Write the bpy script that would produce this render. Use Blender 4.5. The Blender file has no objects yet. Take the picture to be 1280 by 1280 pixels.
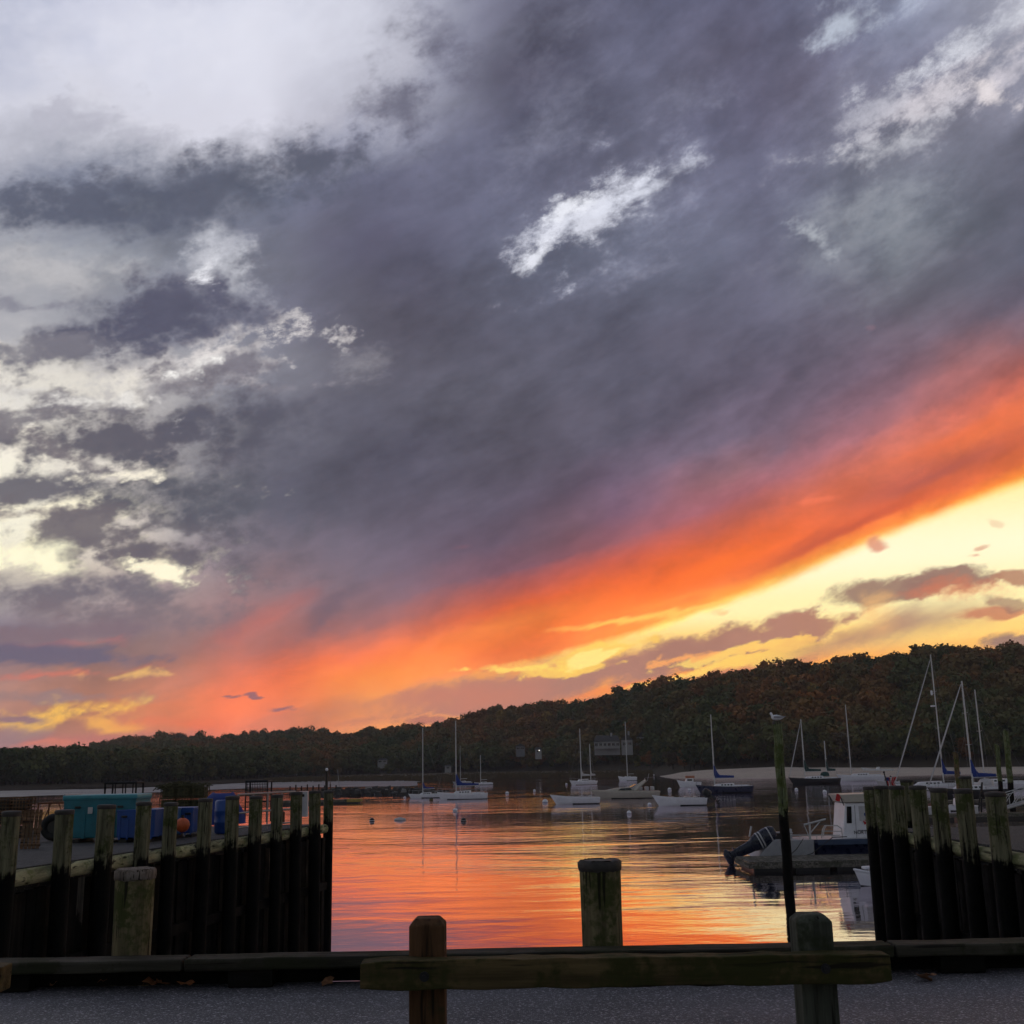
import bpy, math, random
from math import radians as R, sin, cos, tan, pi, sqrt, atan2
from mathutils import Vector, Matrix, Euler
random.seed(7)
S = bpy.context.scene
COL = S.collection

# ------------------------------------------------------------------ camera
FPX, W0 = 1375.0, 1280.0
PITCH, ROLL = 12.96, -1.15
CAMZ = 1.6
WATER = -3.4
cam_d = bpy.data.cameras.new('camera')
cam = bpy.data.objects.new('camera', cam_d); COL.objects.link(cam)
cam.location = (0, 0, CAMZ)
CM = Matrix.Rotation(R(90 + PITCH), 3, 'X') @ Matrix.Rotation(R(ROLL), 3, 'Z')
cam.rotation_euler = CM.to_euler()
cam_d.sensor_width = 36; cam_d.lens = 36 * FPX / W0
cam_d.clip_start = 0.05; cam_d.clip_end = 9000
S.camera = cam

def ray(px, py):
    return CM @ Vector(((px - 640) / FPX, (640 - py) / FPX, -1.0))
def at(px, py, z=WATER):          # the point of the photograph's pixel on a level plane
    r = ray(px, py); k = (z - CAMZ) / r.z
    return Vector((r.x * k, r.y * k, z))
def aty(px, py, y):               # the point of the pixel at forward distance y
    r = ray(px, py); k = y / r.y
    return Vector((r.x * k, y, CAMZ + r.z * k))
CMI = CM.inverted()
def topx(d):
    c = CMI @ d
    return 640 + FPX * c.x / -c.z, 640 - FPX * c.y / -c.z
def azel(px, py):
    r = ray(px, py).normalized()
    return math.degrees(atan2(r.x, r.y)), math.degrees(math.asin(r.z))
def dirv(az, el):
    a, e = R(az), R(el)
    return Vector((sin(a) * cos(e), cos(a) * cos(e), sin(e)))

S.view_settings.view_transform = 'Standard'
S.view_settings.look = 'None'
S.view_settings.exposure = 0.0
S.view_settings.gamma = 1.0
S.cycles.max_bounces = 6
S.cycles.diffuse_bounces = 3
S.cycles.glossy_bounces = 3
S.cycles.transparent_max_bounces = 8
S.cycles.sample_clamp_indirect = 4
S.cycles.use_denoising = True
S.cycles.use_adaptive_sampling = True
S.cycles.adaptive_threshold = 0.02
S.cycles.adaptive_min_samples = 16

# ------------------------------------------------------------------ sun lamp (already behind the hill)
SUN_AZ, SUN_EL = 24.0, 4.0
sd = bpy.data.lights.new('sun', 'SUN'); sd.energy = 0.8; sd.angle = R(0.5); sd.color = (1, .52, .22)
sun = bpy.data.objects.new('sun', sd); COL.objects.link(sun)
sun.rotation_euler = (-dirv(SUN_AZ, SUN_EL)).to_track_quat('-Z', 'Y').to_euler()

# ------------------------------------------------------------------ sky
def lin(c):
    o = []
    for v in c:
        v = v / 255
        o.append(v / 12.92 if v <= .04045 else ((v + .055) / 1.055) ** 2.4)
    return o

class NT:
    def __init__(s, tree): s.t = tree; s.n = tree.nodes; s.l = tree.links
    def new(s, typ, **k):
        n = s.n.new('ShaderNode' + typ)
        for a, b in k.items(): setattr(n, a, b)
        return n
    def put(s, sock, v):
        if isinstance(v, bpy.types.NodeSocket): s.l.new(v, sock)
        elif v is not None: sock.default_value = v
    def m(s, op, a, b=None, c=None, clamp=False):
        n = s.new('Math', operation=op); n.use_clamp = clamp
        s.put(n.inputs[0], a); s.put(n.inputs[1], b); s.put(n.inputs[2], c)
        return n.outputs[0]
    def mr(s, v, a, b, c=0.0, d=1.0, t='LINEAR'):
        n = s.new('MapRange', interpolation_type=t)
        for i, x in enumerate((v, a, b, c, d)): s.put(n.inputs[i], x)
        return n.outputs[0]
    def mix(s, f, a, b, mode='MIX'):
        n = s.new('Mix', data_type='RGBA', blend_type=mode)
        s.put(n.inputs[0], f); s.put(n.inputs[6], a if isinstance(a, bpy.types.NodeSocket) else (*a[:3], 1))
        s.put(n.inputs[7], b if isinstance(b, bpy.types.NodeSocket) else (*b[:3], 1))
        return n.outputs[2]
    def noise(s, vec, scale, detail=4, rough=.5, dist=0., dim='3D'):
        n = s.new('TexNoise', noise_dimensions=dim)
        s.put(n.inputs['Vector'], vec); n.inputs['Scale'].default_value = scale
        n.inputs['Detail'].default_value = detail; n.inputs['Roughness'].default_value = rough
        n.inputs['Distortion'].default_value = dist
        return n
    def mapping(s, vec, loc=(0, 0, 0), rot=(0, 0, 0), scale=(1, 1, 1), t='POINT'):
        n = s.new('Mapping', vector_type=t); s.put(n.inputs[0], vec)
        n.inputs[1].default_value = loc; n.inputs[2].default_value = rot; n.inputs[3].default_value = scale
        return n.outputs[0]
    def ramp(s, f, stops, interp='LINEAR'):
        n = s.new('ValToRGB'); r = n.color_ramp; r.interpolation = interp
        while len(r.elements) < len(stops): r.elements.new(0.5)
        for i, (p, c) in enumerate(stops):
            r.elements[i].position = p
        for i, (p, c) in enumerate(stops):
            r.elements[i].color = (*c[:3], 1)
        s.put(n.inputs[0], f)
        return n.outputs[0]

# lower edge of the big cloud bank, along the sunset glow (photo columns -> photo rows)
EX = [(-200, 945), (0, 935), (160, 925), (320, 905), (480, 876), (640, 838), (720, 815), (800, 795), (880, 768), (960, 738),
      (1040, 702), (1120, 664), (1200, 634), (1280, 604), (1500, 520)]
def interp(tab, x):
    if x <= tab[0][0]: return tab[0][1]
    for (a, u), (b, v) in zip(tab, tab[1:]):
        if x <= b:
            k = (x - a) / (b - a)
            if isinstance(u, tuple): return tuple(p + (q - p) * k for p, q in zip(u, v))
            return u + (v - u) * k
    return tab[-1][1]
# cloud-bank colours as the air shows them, by columns 0,160..1280
GRID = {
 -160: [(165,170,192),(172,176,198),(175,180,200),(160,162,180),(100,100,118),(95,95,114),(90,90,110),(120,124,140),(140,140,152)],
 0:   [(182,187,208),(200,203,222),(208,211,227),(204,206,220),(112,110,126),(98,98,118),(88,88,108),(128,132,150),(170,170,182)],
 80:  [(210,212,227),(228,229,240),(234,234,245),(220,220,232),(88,86,104),(100,100,118),(98,92,108),(112,112,132),(150,148,160)],
 160: [(205,205,216),(208,208,220),(215,215,228),(140,140,156),(90,90,108),(95,95,112),(95,94,114),(128,126,138),(100,100,112)],
 240: [(140,142,155),(92,97,114),(98,102,117),(90,90,110),(100,100,118),(110,110,128),(100,100,118),(112,116,126),(98,98,112)],
 320: [(165,165,170),(150,152,160),(120,120,132),(84,82,98),(96,98,114),(106,110,126),(98,98,114),(115,120,128),(95,96,110)],
 400: [(182,181,186),(138,138,148),(116,116,128),(90,86,98),(90,90,104),(96,94,110),(98,96,112),(104,96,108),(105,92,106)],
 480: [(232,228,222),(196,192,192),(140,138,144),(92,90,100),(88,86,98),(90,88,102),(100,92,108),(126,98,112),(190,96,80)],
 560: [(240,234,222),(176,170,168),(92,90,101),(84,82,96),(90,86,98),(96,90,106),(118,98,114),(165,96,100),(230,105,62)],
 640: [(255,250,226),(226,216,206),(84,84,95),(90,84,96),(98,88,104),(120,86,106),(205,99,78),(215,110,80),(240,130,70)],
 720: [(196,186,172),(186,172,162),(134,116,123),(105,92,105),(112,87,107),(225,105,60),(240,130,70),(250,150,80),(250,150,80)],
 800: [(112,102,118),(140,120,125),(168,113,110),(215,110,82),(250,115,55),(255,140,60),(255,150,70),(255,150,70),(255,150,70)],
 880: [(170,125,112),(205,125,90),(243,115,72),(235,140,88),(235,140,90),(240,140,90),(240,150,90),(240,150,90),(240,150,90)],
 960: [(160,120,115),(180,118,108),(215,120,95),(230,140,95),(240,140,90),(240,140,90),(240,150,90),(240,150,90),(240,150,90)],
}
# the glow itself: columns by distance (photo rows) above the edge
BAND = {
 320: [(0,(215,120,100)),(15,(238,118,85)),(35,(245,115,72)),(55,(240,112,72)),(80,(215,112,90)),(110,(172,113,110)),(150,(150,115,120)),(190,(130,108,118))],
 480: [(0,(235,150,90)),(12,(252,160,85)),(30,(255,145,68)),(45,(252,128,62)),(65,(238,113,70)),(90,(170,105,100)),(125,(112,94,108)),(180,(100,90,104))],
 640: [(0,(250,170,85)),(10,(250,125,68)),(25,(252,115,58)),(42,(255,125,55)),(55,(255,142,62)),(78,(243,106,58)),(100,(200,95,82)),(130,(125,88,108)),(170,(98,86,104))],
 800: [(0,(255,225,115)),(10,(255,150,65)),(20,(252,110,48)),(32,(255,170,72)),(45,(250,105,40)),(70,(252,110,45)),(95,(225,95,62)),(120,(150,86,98)),(165,(108,86,108))],
 960: [(0,(255,228,120)),(12,(255,165,70)),(28,(240,105,50)),(48,(252,110,45)),(70,(242,105,55)),(98,(190,98,82)),(126,(148,90,106)),(175,(115,92,114))],
 1120: [(0,(255,205,105)),(12,(250,140,65)),(28,(228,96,52)),(55,(178,88,75)),(78,(200,104,82)),(94,(208,110,84)),(120,(166,98,100)),(160,(130,97,110))],
 1280: [(0,(255,200,90)),(12,(250,140,58)),(32,(228,105,55)),(58,(210,98,62)),(84,(236,114,68)),(112,(196,98,80)),(145,(150,95,100)),(185,(118,93,106))],
}
def bary(tab, x): return interp(sorted(tab), x)
def cloud_col(x, y):
    x = max(-60, min(1340, x)); y = max(-160, min(960, y))
    xs = [i * 160 for i in range(9)]
    ys = sorted(GRID)
    row = [(yy, interp(list(zip(xs, GRID[yy])), x)) for yy in ys]
    g = interp(row, y)
    t = interp(EX, x) - y
    cs = sorted(BAND)
    b = interp([(c, interp(BAND[c], t)) for c in cs], x)
    k = max(0, min(1, (165 - t) / 50)) * max(0, min(1, (x - 230) / 120))
    ds = .07 + .14 * max(0, min(1, (x - 850) / 350))
    b = tuple(p + (q - p) * ds for p, q in zip(b, (205, 118, 100))) if t > 14 else b
    return tuple(p + (q - p) * k for p, q in zip(g, b))
def edge_el(az):                     # elevation of the edge at an azimuth
    lo, hi = -3.0, 45.0
    for _ in range(30):
        el = (lo + hi) / 2
        x, y = topx(dirv(az, el))
        if y > interp(EX, x): lo = el
        else: hi = el
    return (lo + hi) / 2

world = bpy.data.worlds.new('World'); S.world = world; world.use_nodes = True
world.cycles.sampling_method = 'MANUAL'; world.cycles.sample_map_resolution = 1024
n = NT(world.node_tree); world.node_tree.nodes.clear()
tc = n.new('TexCoord')
sx = n.new('SeparateXYZ'); n.put(sx.inputs[0], tc.outputs['Generated'])
X, Y, Z = sx.outputs
AZ = n.m('MULTIPLY', n.m('ARCTAN2', X, Y), 57.29578)
EL = n.m('MULTIPLY', n.m('ARCSINE', Z), 57.29578)
cb = n.new('CombineXYZ'); n.put(cb.inputs[0], AZ); n.put(cb.inputs[1], EL)
P = cb.outputs[0]
# streaky coordinates run with the diagonal of the bank; finer ones are rounder
def aniso(ang, sc, loc=(0, 0, 0)):
    return n.mapping(n.mapping(P, rot=(0, 0, R(-ang))), loc=loc, scale=sc)
PS = aniso(24, (.62, 1.3, 1))
na = n.noise(PS, .16, 6, .58, dim='2D')                 # broad billows
nb = n.noise(aniso(16, (.72, 1.25, 1), (31, 7, 3)), .42, 7, .66, dim='2D')     # ragged edges
ns = n.noise(aniso(27, (.30, 1.5, 1), (5, 77, 0)), .5, 3, .6, dim='2D')  # long streaks
NA, NB, NSK = na.outputs[0], nb.outputs[0], ns.outputs[0]
vo = n.new('TexVoronoi', voronoi_dimensions='2D'); n.put(vo.inputs['Vector'], aniso(10, (.8, 1.15, 1), (3, 9, 0)))
vo.inputs['Scale'].default_value = .62; vo.inputs['Detail'].default_value = 3.0; vo.inputs['Roughness'].default_value = .62
NP = n.m('MULTIPLY_ADD', vo.outputs['Distance'], -.22, n.m('ADD', NB, .31))     # billowing rims
def sub5(col, k):
    sc_ = n.new('SeparateColor'); n.put(sc_.inputs[0], col)      # explicit conversions keep the shader's stack small
    cv = n.new('CombineXYZ')
    for i in range(3): n.put(cv.inputs[i], sc_.outputs[i])
    v = n.new('VectorMath', operation='SUBTRACT'); n.put(v.inputs[0], cv.outputs[0]); v.inputs[1].default_value = (.5, .5, .5)
    w = n.new('VectorMath', operation='SCALE'); n.put(w.inputs[0], v.outputs[0]); n.put(w.inputs['Scale'], k)
    return w.outputs[0]
# the glow stays smooth, the upper bank is turbulent
turb = n.mr(EL, 6, 20, .35, 1, 'SMOOTHSTEP')
leftish = n.mr(AZ, 4, -12, .35, 1.0, 'SMOOTHSTEP')
tb = n.m('MULTIPLY', turb, leftish)
w1 = sub5(na.outputs[1], n.m('MULTIPLY', tb, 5.0))
w2 = sub5(nb.outputs[1], n.m('MULTIPLY', tb, 3.2))
va = n.new('VectorMath', operation='ADD'); n.put(va.inputs[0], w1); n.put(va.inputs[1], w2)
vb = n.new('VectorMath', operation='ADD'); n.put(vb.inputs[0], P); n.put(vb.inputs[1], va.outputs[0])
sw = n.new('SeparateXYZ'); n.put(sw.inputs[0], vb.outputs[0])
WAZ, WEL = sw.outputs[0], sw.outputs[1]
A0, A1 = -32.0, 32.0
fa = n.mr(WAZ, A0, A1)
NST = 30
azs = [A0 + (A1 - A0) * i / (NST - 1) for i in range(NST)]
emin, emax = -6.0, 24.0
ee = [edge_el(a) for a in azs]
def red(col):
    q = n.new('SeparateColor'); n.put(q.inputs[0], col); return q.outputs[0]
def grey(v):
    q = n.new('CombineColor')
    for i in range(3): n.put(q.inputs[i], v)
    return q.outputs[0]
er = n.ramp(fa, [(i / (NST - 1), [max(0, (e - emin) / (emax - emin))] * 3) for i, e in enumerate(ee)])
ERv = n.m('ADD', n.m('MULTIPLY', red(er), emax - emin), emin)
T = n.m('SUBTRACT', WEL, ERv)          # degrees above the edge
TS = [-1.0, 0, .5, 1.05, 1.7, 2.4, 3.2, 4.1, 5.2, 6.6, 8.4, 10.4, 12.6, 15, 17.6, 20.4, 23.4, 26.6, 30, 34, 38.5, 44]
colr = None
for i, t in enumerate(TS):
    stops = []
    for j, a in enumerate(azs):
        x, y = topx(dirv(a, min(60, ee[j] + t)))
        stops.append((j / (NST - 1), lin(cloud_col(x, y))))
    r = n.ramp(fa, stops, 'LINEAR')
    if colr is None: colr = r
    else: colr = n.mix(n.mr(T, TS[i - 1], t), colr, r)
# the strokes below bend a little with the same noise
SAZ = n.m('MULTIPLY_ADD', NP, .2, n.m('MULTIPLY_ADD', n.m('SUBTRACT', NA, .5), 2.2, AZ))
SEL = n.m('MULTIPLY_ADD', NP, .1, n.m('MULTIPLY_ADD', n.m('SUBTRACT', NSK, .5), 1.0, EL))
# mottling of the bank
mot = n.m('ADD', .44, n.m('MULTIPLY', NA, 1.18))
mot2 = n.m('ADD', n.mr(T, 1.0, 9.0, .93, .84, 'SMOOTHSTEP'), n.m('MULTIPLY', NSK, n.mr(T, 1.0, 9.0, .14, .26, 'SMOOTHSTEP')))
lum = n.new('SeparateColor'); n.put(lum.inputs[0], colr)
keep = n.mr(lum.outputs[1], .22, .5, 0, 1, 'SMOOTHSTEP')
keep = n.m('MULTIPLY', keep, n.mr(T, 4, 8))
motf = n.m('MULTIPLY', mot, mot2)
colr = n.mix(n.m('MULTIPLY', n.mr(T, 4, 9, 0, 1, 'SMOOTHSTEP'), n.m('SUBTRACT', 1.0, keep)), colr, n.mix(1.0, colr, (1.04, 1.08, 1.14), 'MULTIPLY'))
colr = n.mix(1.0, colr, grey(n.m('MULTIPLY_ADD', keep, n.m('SUBTRACT', 1.0, motf), motf)), 'MULTIPLY')

SAZ0, SEL0, NSTR = SAZ, SEL, 0
def gauss_axes(cx, cy, a, b, ang):
    c = Vector(azel(cx, cy)); th = R(ang)
    p = Vector(azel(cx + a * cos(th), cy - a * sin(th))) - c
    q = Vector(azel(cx + b * sin(th), cy + b * cos(th))) - c
    return c, p.length, q.length, atan2(p.y, p.x)
def stroke(base, cx, cy, a, b, ang, col, op=1.0, rag=.8, soft=.6, nz=None, rim=None):
    """one cloud or gap: an ellipse whose rim is torn by the noise"""
    c, la, lb, th = gauss_axes(cx, cy, a, b, ang)
    global NSTR, SAZ, SEL
    NSTR += 1
    if NSTR % 10 == 0:          # a negligible term that makes the shader compiler work through the strokes in order
        k_ = n.m('MULTIPLY', red(base), 1e-5); SAZ = n.m('ADD', SAZ0, k_); SEL = n.m('ADD', SEL0, k_)
    ct, st = cos(th), sin(th)
    u = n.m('MULTIPLY_ADD', SAZ, ct / la, n.m('MULTIPLY_ADD', SEL, st / la, -(c.x * ct + c.y * st) / la))
    v = n.m('MULTIPLY_ADD', SAZ, -st / lb, n.m('MULTIPLY_ADD', SEL, ct / lb, (c.x * st - c.y * ct) / lb))
    q = n.m('SQRT', n.m('MULTIPLY_ADD', u, u, n.m('MULTIPLY', v, v)))
    m = n.m('SUBTRACT', 1.0, q)
    m = n.m('MULTIPLY_ADD', n.m('SUBTRACT', nz if nz is not None else NB, .5), rag * 2, m)
    if rim:
        base = n.mix(n.mr(m, -.42, .02, 0.0, rim[1], 'SMOOTHSTEP'), base, lin(rim[0]))
    al = n.mr(m, 0.0, soft, 0.0, op, 'SMOOTHSTEP')
    return n.mix(al, base, lin(col))

c = colr
def soft_strokes(c, lst, big=1.12, rg=1.75, sf=1.9, om=1.0, nz=None, rim=None):
    for (cx, cy, a, b, ang, col, op, rag, sft) in lst:
        c = stroke(c, cx, cy, a * big, b * big, ang, col, min(1, op * om), rag * rg, sft * sf, nz, rim)
    return c
# dark bars and pale gaps of the bank, upper left to upper right
c = soft_strokes(c, [
 # pale gaps first
 (760, 262, 120, 62, 36, (165,168,186), .7, 1.1, 1.1), (735, 275, 75, 34, 42, (222,224,236), .8, 1.5, .8), (672, 322, 34, 10, 44, (226,228,238), .85, 1.2, .7), (805, 236, 75, 12, 24, (214,217,230), .85, 1.0, .8), (720, 250, 30, 12, 30, (236,238,246), .8, 1.4, .7),
 (1165, 105, 190, 62, 32, (138,138,154), .8, 1.1, 1.1), (1195, 100, 140, 20, 36, (210,205,212), .85, 1.4, .7), (1240, 35, 130, 18, 30, (206,208,218), .85, 1.3, .7), (1260, 90, 90, 12, 36, (196,192,202), .8, 1.4, .7),
 (1110, 180, 80, 24, 20, (182,183,192), .85, 1.3, .8), (1090, 140, 60, 14, 40, (176,176,188), .7, 1.3, .8), (1235, 112, 26, 12, -10, (222,214,216), .8, 1.4, .7),
 (1075, 290, 105, 66, 16, (148,153,160), .8, 1.0, 1.1), (1018, 292, 34, 12, -24, (190,195,203), .8, 1.3, .7), (1130, 240, 70, 30, 20, (140,144,154), .6, 1.2, 1.0),
 (1085, 18, 60, 22, 20, (182,190,204), .8, 1.3, .8), (690, 160, 80, 66, 50, (126,128,147), .7, 1.0, 1.2), (860, 120, 50, 26, 20, (118,120,140), .5, 1.2, 1.0), (660, 30, 80, 40, 30, (112,114,132), .5, 1.2, 1.1), (300, 250, 60, 20, 10, (150,152,164), .5, 1.4, 1.0),
 (275, 330, 62, 40, -30, (205,206,214), .8, 1.3, .8), (70, 340, 130, 34, -8, (188,186,188), .7, 1.1, .8), (260, 455, 120, 26, 14, (228,222,220), .9, 1.5, .5),
 (60, 480, 150, 60, -10, (232,226,214), .7, 1.4, .6), (60, 560, 170, 26, -12, (252,244,228), .9, 1.3, .5), (70, 640, 140, 40, -12, (252,243,215), .85, 1.5, .5),
 (450, 455, 40, 22, 20, (150,148,155), .6, 1.2, .8), (160, 590, 70, 18, 5, (225,215,205), .8, 1.3, .6), (20, 690, 110, 26, 0, (255,248,212), .95, 1.0, .4),
 (190, 700, 60, 22, -20, (250,238,205), .85, 1.5, .5), (30, 400, 70, 30, 0, (196,194,196), .7, 1.2, .8),
 ], 1.15, 1.7, 1.9, 1.0, n.m('ADD', NB, .05))
c = soft_strokes(c, [
 # clean air at the top left, the torn upper rim of the bank
 (230, 60, 270, 95, 4, (226,227,239), .8, .5, .9), (560, 40, 80, 80, 60, (100,100,118), .75, .9, .8), (505, 130, 60, 70, 60, (92,92,110), .8, .9, .7), (400, 195, 110, 30, 8, (92,94,112), .85, .9, .6),
 # dark masses of the bank
 (110, 150, 95, 30, -6, (180,180,194), .75, 1.8, .8), (480, 300, 150, 95, 5, (82,80,98), .7, .8, 1.0), (400, 200, 120, 34, 0, (84,84,102), .6, .6, 1.0), (620, 90, 120, 46, 0, (84,82,100), .7, .7, .9), (980, 330, 200, 60, 14, (94,92,110), .5, .7, 1.1),
 (860, 420, 220, 40, 12, (88,85,100), .6, .7, 1.1), (1200, 330, 150, 60, 26, (92,90,106), .6, .7, 1.0), (700, 520, 240, 44, 12, (86,82,96), .5, .7, 1.2), (560, 420, 160, 50, 6, (84,80,96), .6, .7, 1.1),
 ])
c = soft_strokes(c, [
 (120, 262, 190, 32, 5, (88,93,111), .95, .8, .5),
 (320, 222, 170, 32, 10, (88,92,108), .92, .8, .6),
 (175, 408, 138, 42, 12, (84,85,105), .98, .75, .45),
 (222, 382, 60, 34, 0, (86,87,106), .9, .8, .5),
 (40, 380, 60, 9, -6, (130,130,144), .8, 1.0, .5),
 (306, 455, 38, 20, 10, (110,108,122), .9, 1.0, .5),
 (155, 545, 125, 34, 2, (92,90,102), .97, .8, .4), (60, 432, 80, 12, 4, (124,122,132), .8, 1.1, .5), (235, 478, 60, 20, 14, (118,114,124), .85, 1.1, .5), (95, 500, 70, 9, -8, (126,122,130), .8, 1.1, .5), (262, 572, 60, 22, 0, (90,88,100), .9, .9, .6), (20, 640, 60, 8, 4, (140,130,130), .7, 1.2, .5), (210, 650, 60, 14, -10, (104,100,108), .85, 1.1, .5),
 (320, 530, 120, 42, 4, (86,86,100), .95, .8, .6),
 (30, 520, 60, 16, 10, (120,116,124), .9, 1.0, .4),
 (42, 608, 80, 24, 6, (102,100,110), .97, .8, .4),
 (95, 570, 60, 9, -24, (120,114,120), .85, 1.0, .5),
 (235, 622, 115, 40, -6, (84,86,98), .97, .7, .5),
 (112, 668, 90, 26, -6, (110,104,110), .97, .95, .4),
 (180, 690, 70, 16, -4, (106,100,108), .9, 1.1, .5),
 (300, 690, 110, 34, -10, (92,88,100), .85, .8, .8),
 (80, 738, 165, 22, 2, (110,104,114), .98, .8, .45),
 (170, 764, 150, 18, -2, (118,106,114), .9, .8, .6),
 (40, 790, 200, 14, 2, (122,104,114), .9, .8, .6),
 ], 1.32, 1.5, 2.3, 1.0, NP)
c = soft_strokes(c, [
 (262, 338, 20, 9, 30, (240,240,246), .9, 1.6, .8), (245, 462, 40, 13, 24, (255,252,248), .95, 1.6, .7), (120, 500, 80, 10, 0, (246,242,236), .8, 1.8, .7), (205, 505, 30, 9, -50, (244,240,236), .8, 1.6, .7),
 (150, 592, 70, 8, 2, (255,246,226), .9, 1.5, .6), (200, 712, 50, 10, -14, (255,246,215), .95, 1.6, .5), (20, 696, 90, 20, 2, (255,250,216), .9, .8, .6), (5, 757, 22, 7, 0, (245,235,200), .8, 1.2, .6), (390, 480, 60, 9, 8, (150,144,152), .7, 1.6, .8),
 ])
c = n.mix(n.m('MULTIPLY', n.mr(EL, 8, 16), n.m('SUBTRACT', 1.0, keep)), c, n.mix(1.0, c, grey(n.mr(NB, .3, .7, .84, 1.14)), 'MULTIPLY'))
# rose streaks low on the left, the yellow opening and its bars
c = soft_strokes(c, [
 (100, 803, 110, 5, 4, (180,108,108), .5, 1.5, 1.2), (60, 818, 170, 16, 0, (100,94,114), .95, .5, .5), (60, 843, 130, 6, 5, (215,110,92), .6, 1.2, .9),
 (170, 841, 80, 7, 2, (240,190,110), .7, 1.3, .8), (70, 870, 150, 12, 0, (148,120,120), .9, .8, .7),
 (70, 893, 115, 20, 9, (250,196,84), .95, 1.0, .7), (115, 903, 90, 12, -6, (248,180,84), .7, .7, .7), (22, 898, 46, 7, 0, (140,108,118), .95, .5, .5), (2, 930, 70, 26, 10, (150,118,122), .9, .7, .5),
 (130, 925, 170, 12, 4, (182,112,106), .85, .5, .8), (60, 930, 60, 5, 2, (222,124,98), .5, 1.0, 1.0), (250, 905, 120, 12, -3, (235,112,78), .5, .6, .8),
 (330, 770, 110, 22, 27, (205,105,92), .65, .35, 1.2), (410, 760, 90, 20, 38, (98,88,104), .7, .5, 1.0), (300, 872, 14, 3, 0, (130,95,105), .8, .7, .6), (325, 870, 12, 3, 0, (110,92,110), .8, .7, .6),
 (350, 886, 26, 4, 3, (120,95,112), .8, .8, .6), (292, 870, 12, 2, 0, (110,92,110), .8, .7, .6),
 (480, 842, 110, 24, 8, (255,150,66), .55, .4, 1.2), (470, 896, 110, 9, 5, (196,120,100), .7, .6, .8), (560, 905, 130, 10, 3, (250,165,85), .6, .6, .9),
 ], 1.08, 1.6, 1.3)
# streak accents inside the glow
for s in [
 (790, 773, 140, 6, 9, (255,196,92), .95, .35, .9), (900, 752, 110, 5, 15, (255,200,100), .8, .35, .9), (1010, 712, 120, 6, 22, (255,170,84), .6, .3, 1.0), (860, 745, 130, 6, 14, (255,150,66), .5, .4, 1.0), (1015, 622, 60, 8, 4, (244,122,88), .5, 1.3, 1.1),
 (1040, 668, 190, 14, 24, (186,84,64), .7, .3, 1.0), (900, 705, 120, 16, 18, (255,116,44), .6, .3, 1.1), (1200, 545, 150, 16, 24, (236,112,66), .55, .35, 1.1), (1170, 592, 160, 14, 22, (172,88,80), .65, .3, 1.1), (1230, 545, 120, 12, 24, (246,122,70), .5, .3, 1.1),
 (575, 685, 16, 6, 0, (150,95,108), .2, 1.0, .8), (1088, 408, 8, 5, 0, (165,120,130), .2, .6, .8),
 ]:
    c = stroke(c, *s)

# clear air under the bank: cream high, orange at the hill
TB = n.m('SUBTRACT', EL, n.m('ADD', n.m('MULTIPLY', red(n.ramp(n.mr(AZ, A0, A1), [(i / (NST - 1), [max(0, (e - emin) / (emax - emin))] * 3) for i, e in enumerate(ee)])), emax - emin), emin))
TBn = n.m('MULTIPLY_ADD', n.m('SUBTRACT', NB, .5), n.mr(AZ, 0, 14, 1.8, .5), TB)
clear = n.ramp(n.mr(EL, 0, 15), [(0, lin((250,135,70))), (.16, lin((252,150,70))), (.30, lin((253,166,80))), (.40, lin((255,212,122))), (.50, lin((255,240,176))), (.66, lin((255,248,208))), (.9, lin((255,238,160))), (1, lin((255,236,150)))], 'EASE')
lowmask = n.mr(TBn, n.mr(AZ, 0, 20, -.1, -.35), .32, 1.0, 0.0, 'SMOOTHSTEP')
lowmask = n.m('MULTIPLY', lowmask, n.mr(AZ, -9, 1, 0, 1, 'SMOOTHSTEP'))
c = n.mix(lowmask, c, clear)
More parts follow.
